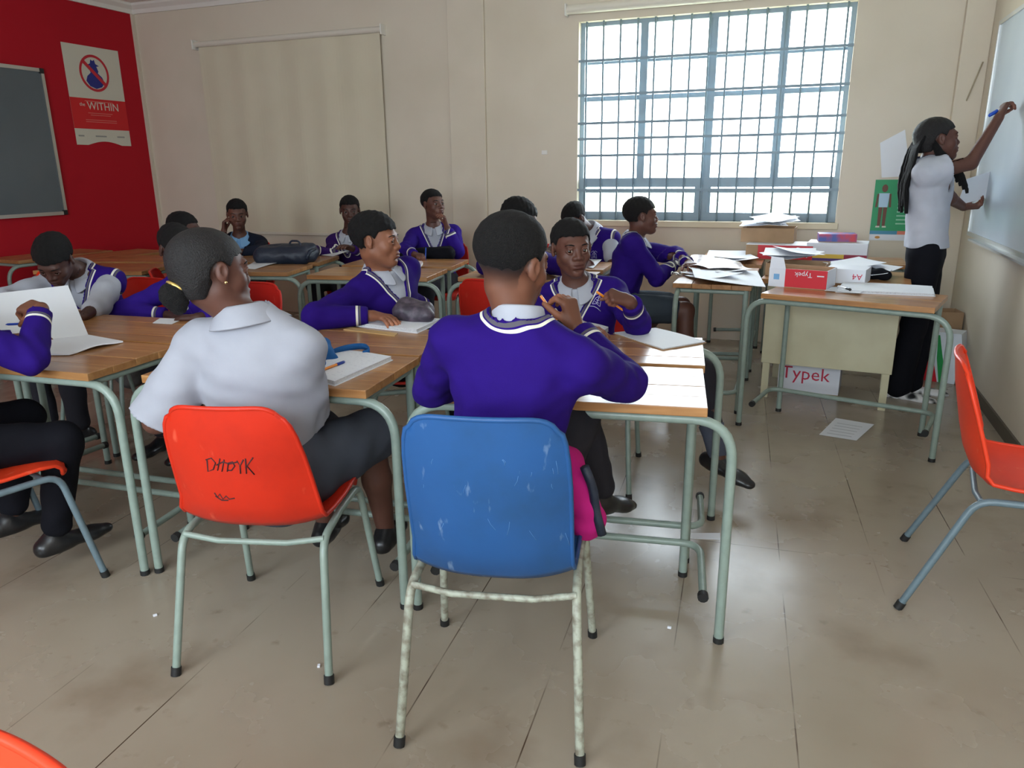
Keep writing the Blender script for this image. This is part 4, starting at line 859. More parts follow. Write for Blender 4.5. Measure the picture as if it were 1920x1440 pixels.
PEOPLE['mouth'] = person('boy in purple V-neck holding a blue pen upright, other hand at his mouth', dict(group=GP, skin=1, pel=(-2.67, 5.44, .53), neck=ony(812, 426, 5.40), head=ony(812, 384, 5.37), face=(118, 6, 0), turn=150, topm=M_purple3, vdep=.17, shw=.16,
    armL=[px(858, 472, UA, False), px(834, 416, .20)], handL=((-.04, -.02, .2), (-.5, -.3, .1), 'curl'), armR=[px(760, 468, UA, False), px(778, 478, .20, False)], handR=((.6, -.4, .05), (0, 0, -1), 'pen'),
    legR=[(-2.8, 5.05, .5), (-2.8, 5.05, .08)], legL=[(-2.6, 5.05, .5), (-2.6, 5.05, .08)], footL=(0, -1, 0), footR=(0, -1, 0)), 1.6)
PEOPLE['twist'] = person('boy in purple V-neck twisting round to stare to the right', dict(group=GP, skin=2, pel=(-1.72, 3.08, .53), neck=ony(714, 506, 2.99), head=ony(705, 451, 2.94), face=(78, -2, 0), turn=108, hs=1.02, vdep=.16, shw=.155, bulk=.013,
    armR=[px(592, 594, UA, False), px(712, 592, .235, False)], handR=((.5, -.12, .0), (0, 0, -1), 'rest'), armL=[px(752, 556, UA), px(800, 574, .235)], handL=((.3, -.2, -.25), (-.3, -.4, -.4), 'rest'),
    legR=[(-1.40, 2.96, .5), (-1.38, 2.96, .08)], legL=[(-1.38, 3.18, .5), (-1.38, 3.2, .08)], legm=M_trou2, hair=dict(th=.008, line=.054, rough=.002, afro=.004, lift=.004), footL=(1, -.2, 0), footR=(1, -.2, 0)), 1.0)
PEOPLE['pencil'] = person('boy facing us in purple jersey with crest, holding an orange pencil', dict(group=GP, skin=1, pel=(-.84, 3.20, .51), neck=ony(1080, 533, 3.05), head=ony(1071, 466, 2.99), face=(146, -2, 2), turn=168, gaze=(.28, .95, .05), vdep=.11, shw=.15,
    armL=[px(1196, 606, UA, False), px(1182, 566, .20, False)], handL=((-.12, -.06, .05), (-.2, .25, -.5), 'fist'), armR=[px(1030, 618, UA, False), (-.80, 2.72, .79)], handR=((.6, -.4, 0), (0, 0, -1), 'rest'),
    legL=[px(1322, 700, .42, False), px(1352, 885, .37, False)], footL=(.55, -.30, -.12), legR=[(-.86, 2.95, .5), (-.86, 2.9, .08)], footR=(0, -1, 0), socks=True, legcut=.62), 1.0)
PEOPLE['down'] = person('pupil with black hair looking down, behind the head of the boy in front', dict(group=GP, skin=1, pel=(-1.54, 4.04, .53), neck=(-1.53, 4.12, .94), head=ony(974, 412, 4.17), face=(52, -22, 0), turn=10, hs=1.05, 
    armR=[(-1.30, 4.30, .82), (-1.42, 4.45, .78)], armL=[(-1.78, 4.30, .82), (-1.60, 4.45, .78)], legR=[(-1.44, 4.42, .5), (-1.44, 4.42, .08)], legL=[(-1.64, 4.42, .5), (-1.64, 4.42, .08)], hair=dict(th=.011, line=.050, rough=.002, lift=0)), 1.4)
PEOPLE['bowed'] = person('pupil in purple vest and white short sleeves bowing left under the window', dict(group=GP, skin=3, pel=(-1.36, 5.48, .53), neck=ony(1104, 434, 5.36), head=ony(1078, 412, 5.24), face=(205, -38, 10), turn=192, top='vest', long=False, shw=.16, vdep=.10,
    armL=[px(1150, 508, UA, False), px(1120, 522, .22, False)], handL=((-.6, -.4, 0), (0, 0, -1), 'rest'), armR=[(-1.66, 5.25, .80), (-1.5, 5.05, .78)], legR=[(-1.40, 5.1, .5), (-1.40, 5.1, .08)], legL=[(-1.2, 5.1, .5), (-1.2, 5.1, .08)], footL=(0, -1, 0), footR=(0, -1, 0), ck=dict(spread=.06, hgt=.05)), 1.5)
PEOPLE['profile'] = person('pupil in purple jersey and grey shorts sitting in profile by the boxes', dict(group=GP, skin=1, pel=(-1.04, 4.74, .53), neck=onz(1192, 446, .945), head=onz(1202, 406, 1.08), face=(68, 2, 0), turn=84, topm=M_purple, vdep=.12, bulk=.014,
    armR=[px(1232, 520, UA), px(1266, 496, .22)], handR=((.4, .3, 0), (0, 0, -1), 'flat'), armL=[(-.72, 5.0, .82), (-.62, 4.80, .80)], handL=((.2, -.6, 0), (0, 0, -1), 'rest'),
    legR=[px(1362, 586, .42), (-.58, 4.58, .08)], legL=[(-.62, 4.80, .53), (-.60, 4.72, .08)], legtype='shorts', legm=M_shorts, socks=True, hair=dict(th=.010, line=.050, rough=.001, nape=-.06)), 1.2)
PEOPLE['teacher'] = person('woman in white tee and black trousers standing and writing on the whiteboard', dict(skin=1, s=1.07, hs=1.0, pel=(.715, 5.02, .885), neck=ony(1744, 303, 5.02), head=ony(1757, 263, 5.0), face=(78, 6, -2), turn=102, top='tee', topm=cloth_mat('white tee with navy neck', srgb(182, 184, 194), .8, 900, trims=[('neck', [(-.01, .010, srgb(30, 34, 70))])], sheen=.1), collar=False, vdep=0, sleeve=.46, bulk=.016, fem=True, shw=.140, wr=.003, hemz=ony(1740, 464, 5.0)[2],
    armR=[px(1820, 306, .235), px(1872, 222, .27)], handR=((.06, .06, .16), (.6, .2, .1), 'pen'), armL=[px(1782, 372, UA*1.07), px(1806, 388, .22)], handL=((.4, .1, .02), (-.1, -.2, .8), 'curl'),
    legR=[(.70, 4.97, .45), (.66, 4.98, .075)], legL=[(.76, 5.10, .45), (.74, 5.12, .075)], footR=(.9, -.3, 0), footL=(.95, -.1, 0), legm=M_trou2, flare=.022, legcut=.98, shoem=mat('black and white trainers', (.75, .75, .76), .5, noise=(26, 1.0, (.012, .012, .014), 0)), shoes=1.08, hair=dict(th=.009, line=.052, rough=.0006, mat=M_hair2, lift=0, tail=braids)), 1.15)
# ------------------------------------------------------------------ things on the desks, walls and floor
from mathutils.bvhtree import BVHTree
M_paper = mat('white paper', srgb(226, 228, 234), .7); M_card = mat('brown cardboard', srgb(168, 136, 104), .8, noise=(8, .5, srgb(146, 116, 86)))
M_pagee = mat('page edges', srgb(206, 206, 208), .8, noise=(200, .6, srgb(170, 170, 176), 1))
M_ink = mat('blue ink', srgb(70, 84, 140), .6); M_print = mat('grey print', srgb(120, 122, 132), .7)
def ruled():
    m = bpy.data.materials.new('written page'); m.use_nodes = True; nt = m.node_tree; b = nt.nodes['Principled BSDF']; L = nt.links.new; b.inputs['Roughness'].default_value = .7
    tc = nt.nodes.new('ShaderNodeTexCoord'); mp = nt.nodes.new('ShaderNodeMapping'); mp.inputs['Rotation'].default_value = (0, 0, .3); L(tc.outputs['Object'], mp.inputs['Vector'])
    w = nt.nodes.new('ShaderNodeTexWave'); w.bands_direction = 'Y'; w.inputs['Scale'].default_value = 22; L(mp.outputs[0], w.inputs['Vector'])
    n = nt.nodes.new('ShaderNodeTexNoise'); n.inputs['Scale'].default_value = 60; n.inputs['Detail'].default_value = 3; L(mp.outputs[0], n.inputs['Vector'])
    a = nt.nodes.new('ShaderNodeMapRange'); a.inputs[1].default_value = .80; a.inputs[2].default_value = .98; L(w.outputs['Fac'], a.inputs[0])
    c = nt.nodes.new('ShaderNodeMapRange'); c.inputs[1].default_value = .54; c.inputs[2].default_value = .62; c.inputs[4].default_value = .28; L(n.outputs['Fac'], c.inputs[0])
    mu = nt.nodes.new('ShaderNodeMath'); mu.operation = 'MULTIPLY'; L(a.outputs[0], mu.inputs[0]); L(c.outputs[0], mu.inputs[1])
    x = nt.nodes.new('ShaderNodeMix'); x.data_type = 'RGBA'; x.inputs[6].default_value = (*srgb(226, 228, 236), 1); x.inputs[7].default_value = (*srgb(90, 100, 150), 1); L(mu.outputs[0], x.inputs[0]); L(x.outputs[2], b.inputs['Base Color']); return m
M_page = ruled()
def grid_sheet(P, n=8, m=8, curl=None):
    """bilinear sheet from four corners with a curl function (u, v) -> height"""
    P = [A(*p) for p in P]; V = []; F = []
    for j in range(m+1):
        for i in range(n+1):
            u, v = i/n, j/m; q = P[0]*(1-u)*(1-v)+P[1]*u*(1-v)+P[2]*u*v+P[3]*(1-u)*v
            if curl: q = q+A(0, 0, curl(u, v))
            V.append(q)
    for j in range(m):
        for i in range(n): q = j*(n+1)+i; F.append((q, q+1, q+n+2, q+n+1))
    return V, F
def thick(o, t, off=1.0):
    md = o.modifiers.new('thickness', 'SOLIDIFY'); md.thickness = t; md.offset = off; return o
def sheet(label, cs, z, curl=None, m=None, group=None, name='paper_sheet'):
    P = [onz(x, y, z) for x, y in cs] if len(cs[0]) == 2 else [A(*c) for c in cs]; V, F = grid_sheet(P, curl=curl)
    c = sum(P)/4; V = [v-c for v in V]; o = link(name, pyd(name, V, F), m or M_paper); o.location = tuple(c); thick(o, .0012); tag(o, label, 'paper', group); return o
def book(label, cs, z, t, cover=None, cat='exercise book', name='exercise_book', curl=None, top=None):
    P = [onz(x, y, z) for x, y in cs] if len(cs[0]) == 2 else [A(*c) for c in cs]; c = sum(P)/4; o = empty(name, tuple(c)); tag(o, label, cat); Q = [p-c for p in P]
    MB().quadslab([q*1.02 for q in Q], .0022).build('cover', cover or M_card, o)
    MB().quadslab([q*A(.985, .985, 1)+A(0, 0, .0022) for q in Q], t).build('pages', M_pagee, o)
    V, F = grid_sheet([q*A(.99, .99, 1)+A(0, 0, .0026+t) for q in Q], curl=curl or (lambda u, v: .003*math.sin(u*3)*v)); thick(link('top_page', pyd('top_page', V, F), top or M_page, o), .0006); return o
def pen(label, a, b, r=.0042, barrel=None, cap=None, capf=.28, name='pen', cat='pen'):
    a, b = A(*a), A(*b); o = empty(name, tuple(a)); tag(o, label, cat); d = nrm(b-a); L = np.linalg.norm(b-a); z = A(0, 0, 0)
    MB().tube([z+d*.012, d*L*(1-capf)], r, 8).build('barrel', barrel, o, auto=40)
    MB().tube([d*0, d*.012], r*.25, 8, r2=r).build('tip', M_black if cap is None else cap, o, smooth=True)
    MB().tube([d*L*(1-capf), d*(L-.006), d*L], [r*1.18, r*1.12, r*.7], 8).build('cap', cap or M_black, o, smooth=True); return o
M_orp = mat('orange pen plastic', srgb(232, 138, 40), .35); M_blp = mat('blue pen plastic', srgb(36, 62, 150), .35); M_ltb = mat('bright blue pen plastic', srgb(30, 80, 190), .35); M_whp = mat('white pen plastic', srgb(228, 226, 228), .35)
Z = DESK_H
# on the desks of the front block
book('thick open exercise book before the girl in white, orange pen on it', [(574, 709), (628, 724), (735, 676), (626, 661)], Z, .012, M_paper)
pen('orange ballpoint with blue cap lying on the open exercise book', onz(590, 699, Z+.021), onz(646, 678, Z+.021), .0045, M_orp, M_blp)
book('ring notebook with white pages under the hand of the boy looking right', [(662, 611), (782, 625), (827, 604), (745, 600)], Z, .012, M_paper, 'notebook', 'notebook')
tag(MB().quadslab([onz(644, 619, Z), onz(740, 631, Z), onz(746, 626, Z), onz(656, 615, Z)], .004).build('ruler', mat('wooden ruler', srgb(196, 160, 108), .5)), 'wooden ruler beside the ring notebook', 'ruler')
book('cardboard-backed pad lying askew on the pale desk', [(1151, 626), (1243, 657), (1323, 643), (1229, 617)], Z, .003, M_card, 'pad', 'writing_pad', top=M_paper)
book('closed stack of exercise paper behind the arm of the boy in front', [(1075, 632), (1122, 637), (1141, 622), (1098, 612)], Z, .016, mat('dark book cover', srgb(60, 60, 68), .6), 'exercise book', top=M_paper)
# the white book standing open at the left edge
b0_ = onz(166, 631, Z); b1_ = onz(-60, 668, Z); up1 = A(-.07, .12, .27)
o = empty('open_book', tuple(b0_)); tag(o, 'large white book standing open on the desk at the left edge', 'book')
e0 = reach(b0_, 127, 536, .27); V, F = grid_sheet([b1_-b0_, A(0, 0, 0), e0-b0_, e0-b0_+(b1_-b0_)], curl=None); thick(link('standing_page', pyd('standing_page', V, F), M_paper, o), .004)
V, F = grid_sheet([b1_-b0_+A(0, 0, .002), onz(130, 666, Z+.002)-b0_, onz(231, 642, Z+.002)-b0_, A(0, 0, .002)], curl=lambda u, v: .010*math.sin(math.pi*v)**2); thick(link('lying_page', pyd('lying_page', V, F), M_paper, o), .006)
# sheet of the folded-arms pupil
sheet('thin sheet under the folded arms behind the girl in white', [(286, 606), (322, 608), (345, 598), (300, 597)], Z+.001)
# back block
sheet('curled sheets on the back desk right of the ponytailed girl', [(456, 503), (478, 505), (530, 491), (480, 489)], Z+.002, lambda u, v: .02*u*v*(1-v))
sheet('sheets before the pupil in dull purple', [(586, 476), (624, 481), (652, 473), (622, 471)], Z+.002, lambda u, v: .008*u*v)
sheet('white sheet near the hand of the pupil in the navy blazer', [(440, 484), (456, 481), (452, 476), (436, 478)], Z+.002)
book('small closed notebook with pale cover near the middle of the back desks', [(762, 508), (784, 510), (793, 494), (766, 492)], Z, .012, M_paper, 'notebook', 'notebook', top=mat('pale pink cover', srgb(206, 186, 190), .6))
sheet('sheet the boy with the blue pen is writing on', [(760, 476), (790, 480), (812, 474), (786, 470)], Z+.004, lambda u, v: .006*u)
sheet('open sheets in front of the bowed pupil', [(1084, 497), (1112, 503), (1128, 490), (1100, 486)], Z+.004, lambda u, v: .012*u*v)
def blob(name, label, cat, prims, m, h=.007, wr=.003, parent=None):
    F = Field()
    for a, b, r1, r2, k in prims: F.cone(a, b, r1, r2, k)
    if wr: F.disp(wrinkle(wr, 1.6, prims[0][0][0]))
    v, f = F.mesh(h); c = A((v[:, 0].min()+v[:, 0].max())/2, (v[:, 1].min()+v[:, 1].max())/2, v[:, 2].min()); o = link(name, np_mesh(name, v-c, f), m, parent); o.location = tuple(c)
    if label: tag(o, label, cat)
    return o, c
# satchel
M_bag = mat('dark navy bag nylon', srgb(34, 42, 58), .5, bump=(40, .3)); sa = onz(492, 480, Z+.05); sb = onz(566, 479, Z+.05)
o, c = blob('satchel', 'dark navy satchel lying on the back desk', 'bag', [(sa, sb, .066, .066, .02), (sa+A(.02, .09, .01), sb+A(0, .09, .015), .062, .07, .03), (sa+A(0, .05, 0), sb+A(.0, .05, 0), .07, .07, .03)], M_bag, .009, .003)
MB().tube(fillet([sb-c+A(-.12, .02, .06), sb-c+A(-.10, .02, .10), sb-c+A(-.03, .02, .10), sb-c+A(-.01, .02, .06)], .02), .007, 8).build('handle', M_bag, o, smooth=True)
MB().tube([sb-c+A(.06, -.03, -.02), sb-c+A(.07, .0, .03), sb-c+A(.06, .08, .04)], .012, 8).build('side_strap', M_bag, o, smooth=True)
q0 = onz(796, 478, Z+.02); blob('cloth_bag', 'black cloth bag under the arm of the boy with the blue pen', 'bag', [(q0+A(-.15, -.02, 0), q0+A(.18, .04, .01), .045, .05, .02), (q0+A(-.05, .05, 0), q0+A(.15, .1, .01), .05, .05, .02)], M_trou2, .009)
# blue garment and its strap on the girl's desk
M_denim = cloth_mat('blue garment cloth', srgb(40, 92, 150), .85)
u0 = onz(556, 640, Z+.03); u1 = onz(600, 652, Z+.03); u2 = onz(590, 690, Z+.02)
o, c = blob('blue_jacket', 'crumpled blue cloth bag with a looped strap on the desk of the girl in white', 'cloth bag', [(u0, u1, .040, .030, .02), (u1, u2, .030, .028, .02), (onz(545, 660, Z+.03), u2, .04, .03, .03), (u1, onz(622, 672, Z+.015), .028, .018, .02)], M_denim, .007, .005)
lp = [onz(612, 672, Z+.01), onz(625, 660, Z+.02), onz(655, 651, Z+.028), onz(686, 649, Z+.026), onz(694, 660, Z+.018), onz(680, 664, Z+.012)]; lp = fillet(lp, .04, 4)
V = []; F = []
for i, p in enumerate(lp): V += [p-c+A(0, 0, -.010), p-c+A(0, 0, .012)]
for i in range(len(lp)-1): F.append((2*i, 2*i+2, 2*i+3, 2*i+1))
thick(link('strap', pyd('strap', V, F, True), M_denim, o), .003, 0)
# pencil pouch beside the twisting boy
M_pouch = mat('dark patterned pouch', srgb(58, 50, 62), .5, noise=(40, .8, srgb(96, 84, 96), 3)); v0 = onz(752, 585, Z+.05); v1 = onz(800, 592, Z+.04)
blob('pouch', 'dark patterned pouch between the arms of the boy looking right', 'pouch', [(v0, v1, .040, .034, .02), (v0+A(0, .05, .01), v1+A(-.03, .05, .01), .05, .04, .02)], M_pouch, .007, .003)
# pink bag squeezed beside the boy on the blue chair
M_pink = cloth_mat('fuchsia bag cloth', srgb(190, 34, 120), .8); w0 = ony(1080, 905, 1.76); w1 = ony(1100, 975, 1.78)
o, c = blob('pink_bag', 'fuchsia bag wedged beside the boy on the blue chair', 'bag', [(w0, w1, .045, .052, .03), (w0+A(-.05, .05, .02), w1+A(-.06, .05, 0), .06, .06, .03)], M_pink, .007, .003)
MB().tube(fillet([w0-c+A(.03, -.03, .06), w0-c+A(.052, -.02, .0), w0-c+A(.055, -.01, -.06), w1-c+A(.05, -.03, -.02)], .03), .013, 8).build('strap', M_bag, o, smooth=True)
# grey bag beyond the boy in the vest
g0 = onz(232, 560, .62); blob('grey_bag', 'slumped grey bag behind the elbow of the boy in the vest', 'bag', [(g0+A(-.10, 0, -.12), g0+A(.10, .05, -.12), .11, .11, .03), (g0+A(-.08, 0, 0), g0+A(.1, .03, -.03), .09, .08, .03), (g0+A(-.05, 0, -.5), g0+A(.05, .03, -.3), .09, .1, .03)], cloth_mat('grey canvas', srgb(86, 82, 80), .85), .011, .004)
# pens in hands
def inhand(k, side, label, L, d, barrel, cap, capf=.28, back=.35, r=.0042, cat='pen', name='pen', shift=(0, 0, 0)):
    h = PEOPLE[k]['hands'][side]; c = (h['thumb']+h['tips'][0])/2+A(*shift); d = nrm(A(*d)); return pen(label, c-d*L*back, c+d*L*(1-back), r, barrel, cap, capf, name, cat)
inhand('left', 'R', 'blue ballpoint in the raised hand at the left edge', .145, (.35, .02, .03), M_ltb, M_ltb, back=.55)
inhand('front', 'R', 'orange pen held near the chin of the boy in front', .14, (.10, -.03, -.11), M_orp, M_black, back=.30)
inhand('pencil', 'L', 'orange pencil in the fist of the boy facing us', .13, (-.10, -.02, .07), M_orp, M_orp, back=.62, cat='pencil', name='pencil')
inhand('mouth', 'R', 'blue pen held upright at the back desk', .14, (.0, .02, .14), M_ltb, M_ltb, back=.25)
inhand('teacher', 'R', 'board marker with blue cap in the raised hand of the teacher', .125, (-.12, -.02, -.075), M_whp, M_ltb, capf=.40, back=.15, r=.009, shift=(-.03, -.04, .02), cat='marker', name='marker')
t_ = PEOPLE['teacher']; hc = t_['hands']['L']; k0 = hc['centre']
sheet('white sheet in the left hand of the teacher', [k0+A(-.10, -.03, -.02), k0+A(.10, .03, .03), k0+A(.11, .02, .20), k0+A(-.07, -.05, .14)], 0, None)
# ---- the cluster of desks by the whiteboard: boxes and papers
M_boxw = mat('white box board', srgb(224, 226, 234), .55); M_boxr = mat('red box board', srgb(206, 30, 46), .5); M_boxy = mat('yellow box board', srgb(224, 188, 66), .5); M_boxp = mat('purple box board', srgb(84, 52, 132), .5); M_boxm = mat('maroon box board', srgb(150, 26, 60), .5); M_redt = mat('red lettering', srgb(196, 30, 66), .5); M_sky = mat('pale blue print', srgb(120, 172, 216), .5)
def carton(label, p, rot, w, d, h, outer, front=None, inner=None, open_=True, name='paper_box'):
    o = empty(name, tuple(p), math.radians(rot)); tag(o, label, 'box'); t = .004; inner = inner or M_card
    MB().box((-w/2, -d/2, 0), (w/2, d/2, t)).build('bottom', inner, o)
    MB().box((-w/2, -d/2, t), (w/2, -d/2+t, h)).build('front_side', front or outer, o); MB().box((-w/2, d/2-t, t), (w/2, d/2, h)).build('rear_side', inner if open_ else outer, o)
    for s in (-1, 1): MB().box((s*w/2-(t if s > 0 else 0), -d/2+t, t), (s*w/2+(0 if s > 0 else t), d/2-t, h)).build('end_side', outer, o)
    if not open_: MB().box((-w/2, -d/2, h), (w/2, d/2, h+t)).build('lid', outer, o)
    return o
RX = Matrix.Rotation(math.pi/2, 4, 'X')
UD = RX @ Matrix.Rotation(math.pi, 4, 'Z')
tb = onz(1508, 546, Z)
o = carton('opened red and white paper box at the edge of the front desk', onz(1503, 541, Z)+A(.0, .10, 0), -15, .30, .20, .10, M_boxw, M_boxr)
MB().box((-.151, -.1015, .001), (-.065, -.0995, .101)).build('white_panel', M_boxw, o); MB().box((-.125, -.1025, .04), (-.095, -.101, .07)).build('print_mark', M_sky, o)
MB().add([(-.15, -.10, .10), (-.065, -.10, .10), (-.085, -.085, .155), (-.15, -.088, .160), (-.15, -.097, .10), (-.065, -.097, .10), (-.085, -.082, .155), (-.15, -.085, .160)], [(0, 1, 2, 3), (7, 6, 5, 4), (0, 4, 5, 1), (1, 5, 6, 2), (2, 6, 7, 3), (3, 7, 4, 0)]).build('raised_flap', M_boxw, o)
text_mesh('lettering', 'Typek', .036, M_paper, o, (.075, -.1025, .085), UD)
MB().box((.10, -.1028, .068), (.135, -.1015, .074)).build('print_mark', M_paper, o)
book('stack of marked sheets on the right of the front desk', [(1568, 548), (1752, 556), (1748, 541), (1580, 533)], Z, .010, M_paper, 'paper stack', 'paper_stack', top=M_paper)
sheet('notepad page beside the opened paper box', [(1546, 545), (1612, 552), (1622, 545), (1560, 538)], Z+.004, lambda u, v: .006*u)
pen('black and white marker lying by the opened paper box', onz(1570, 537, Z+.014), onz(1595, 544, Z+.014), .008, M_whp, M_black, name='marker', cat='marker')
o = carton('shallow white lid lettered A4 on the far side of the front desk', onz(1590, 532, Z)+A(0, .1, 0), -12, .21, .20, .075, M_boxw, M_boxw, M_boxw, open_=False)
text_mesh('lettering', 'A4', .045, M_redt, o, (.09, -.1015, .055), UD)
o = carton('kraft lined tray of papers in the middle of the pushed together desks', A(.02, 4.92, .737), -8, .34, .24, .075, M_card, M_card)
# boxes at the window
bx = onz(1440, 480, Z)
o = carton('brown box heaped with loose papers under the window', ony(1440, 464, 5.86)*A(1, 1, 0)+A(0, 0, Z+.105), -4, .36, .26, .10, M_card, M_card)
o2 = carton('red paper box lettered A4 beneath the heaped brown box', ony(1462, 492, 5.74)*A(1, 1, 0)+A(0, 0, Z), -4, .44, .30, .10, M_boxw, M_boxr, open_=False)
text_mesh('lettering', 'A4', .05, M_paper, o2, (.20, -.1515, .055), UD); MB().box((-.221, -.1515, .0), (-.14, -.1495, .10)).build('brown_end', M_card, o2)
o = carton('white, yellow and purple paper box lettered A4 near the wall poster', ony(1568, 492, 5.70)*A(1, 1, 0)+A(0, 0, Z), -6, .38, .26, .12, M_boxw, M_boxw, open_=False)
MB().box((-.191, -.1315, .0), (.05, -.129, .022)).build('purple_band', M_boxp, o); MB().box((-.191, -.1315, .022), (.05, -.129, .05)).build('yellow_band', M_boxy, o); MB().box((.05, -.1315, .0), (.191, -.129, .05)).build('maroon_band', M_boxm, o)
text_mesh('lettering', 'A4', .036, M_paper, o, (.17, -.1322, .037), UD)
o = carton('small printed blue and red box on top of the yellow banded box', ony(1568, 452, 5.72)*A(1, 1, 0)+A(0, 0, Z+.125), 3, .24, .16, .05, mat('printed box art', srgb(70, 90, 160), .5, noise=(14, 1.0, srgb(196, 60, 70), 2)), open_=False)
HEAP = 'loose sheets heaped on the desks by the whiteboard'; rnd = random.Random(11)
def heap(label, n, cx, cy, z, sx, sy, dz):
    for i in range(n):
        a = rnd.uniform(0, 6.28); c = A(cx+rnd.uniform(-sx, sx), cy+rnd.uniform(-sy, sy), z+i*dz); R_ = np.array([[math.cos(a), -math.sin(a), 0], [math.sin(a), math.cos(a), 0], [0, 0, 1]]); w, d = .105, .148
        k1, k2 = rnd.uniform(0, .03), rnd.uniform(0, .03)
        sheet(label, [c+R_@A(-w, -d, 0), c+R_@A(w, -d, 0), c+R_@A(w, d, 0), c+R_@A(-w, d, 0)], 0, lambda u, v: k1*u*u+k2*(1-v)**2, None, HEAP)
heap('loose sheet on the side desk before the pupil in profile', 5, -.42, 4.62, Z+.002, .05, .15, .004)
heap('loose sheet heaped in the brown box under the window', 5, ony(1440, 440, 5.86)[0], 5.86, Z+.215, .05, .03, .009)
heap('loose sheet piled in the kraft tray behind the opened red box', 5, .02, 4.95, .83, .07, .05, .010)
heap('loose sheet spread on the cream desk near the teacher', 6, .35, 4.95, .740, .12, .10, .010)
heap('loose sheet on the desk under the barred window', 4, -.42, 5.55, Z+.002, .06, .25, .004)
sheet('big curled poster paper hanging over the edge of the side desk', [(1302, 527), (1436, 534), (1420, 508), (1296, 508)], Z+.022, lambda u, v: .02*(1-u)**2-.012*u*(1-v))
mg = mat('glossy magazine print', srgb(120, 82, 70), .3, noise=(18, 1.0, srgb(206, 190, 176), 3))
for i, (cs, lb) in enumerate((([(1300, 508), (1400, 506), (1388, 492), (1310, 490)], 'dog-eared magazine on the side desk'), ([(1282, 500), (1330, 504), (1352, 488), (1296, 484)], 'brown open magazine behind the dog-eared one'))):
    sheet(lb, cs, Z+.03+.012*i, lambda u, v: .03*u*(1-u)*2+.02*v*(1-u), mg, name='magazine')
k_ = onz(1268, 516, Z+.006); tag(MB().tube([k_+A(.03*math.cos(a), .02*math.sin(a), .01+.008*math.sin(3*a)) for a in np.linspace(0, 6.0, 24)], .004, 6).build('key_ring', M_alu, smooth=True), 'small metal key ring by the arm of the pupil in profile', 'keys')
d_ = onz(1660, 530, .75); blob('dark_cloth', 'small dark crumpled cloth at the right end of the desks', 'cloth', [(A(.50, 4.80, .768), A(.42, 4.84, .770), .028, .034, .02)], M_trou2, .007, .004)
# ---- under and around the teacher's desks
o = carton('white box lettered Typek on the floor under the cream desk', A(.155, 5.02, 0), -6, .36, .26, .23, M_boxw, open_=False)
text_mesh('lettering', 'Typek', .115, M_redt, o, (-.165, -.1325, .085), RX)
fp = [(1536, 815), (1606, 826), (1639, 796), (1567, 784)]; o = sheet('printed sheet lying on the floor before the front desk', fp, .002, None)
for i in range(5):
    P = [onz(*q, .0036) for q in fp]; a = P[0]*(1-.15-.15*i)+P[3]*(.15+.15*i); b = P[1]*(1-.15-.15*i)+P[2]*(.15+.15*i); n_ = nrm(np.cross(b-a, A(0, 0, 1)))*.004; c0_, c1_ = a*.86+b*.14, a*.2+b*.8; c = A(*o.location)
    MB().add([c0_-n_-c, c1_-n_-c, c1_+n_-c, c0_+n_-c], [(0, 1, 2, 3)]).build('print_line', mat('faint print', srgb(176, 178, 186), .7), o)
for i, q in enumerate(((1255, 1178), (291, 1155), (598, 1250))): tag(MB().box((-.006, -.004, 0), (.006, .004, .006), Matrix.Rotation(i, 4, 'Z'), bev=.001).build('paper_scrap', M_paper), 'tiny white paper scrap on the floor', 'paper scrap', 'scraps on the floor').location = tuple(onz(*q))
tag(MB().quadslab([onz(1292, 1010), onz(1350, 1012), onz(1350, 1000), onz(1296, 1000)], .002).build('torn_paper', M_paper), 'torn strip of white paper on the floor by the desk foot', 'paper')
bg = onz(1752, 716); o = empty('shopping_bag', (bg[0]+.02, bg[1]+.08, 0), math.radians(-20)); tag(o, 'red, white and green plastic bag on the floor by the whiteboard wall', 'bag')
def prism(pts, y0, y1):
    n = len(pts); V = [(x, y0, z) for x, z in pts]+[(x, y1, z) for x, z in pts]; return MB().add(V, [tuple(range(n)), tuple(range(2*n-1, n-1, -1))]+[(i, i+n, (i+1) % n+n, (i+1) % n) for i in range(n)])
prism([(-.11, 0), (.12, 0), (.14, .20), (.12, .33), (-.10, .33), (-.12, .18)], -.07, .09).build('body', mat('white bag film', srgb(214, 220, 228), .35, bump=(30, .5)), o)
prism([(-.112, .0), (.02, .0), (-.02, .15), (-.02, .31), (-.10, .31), (-.121, .18)], -.074, -.069).build('red_print', mat('red bag print', srgb(206, 26, 44), .35), o)
prism([(.03, .0), (.075, .0), (.03, .18), (.00, .31), (-.01, .31), (.0, .16)], -.074, -.069).build('green_print', mat('green bag print', srgb(40, 150, 76), .35), o)
o = carton('brown cardboard box crumpled in the corner above the plastic bag', (bg[0]+.05, bg[1]+.34, 0), 10, .20, .16, .42, M_card)
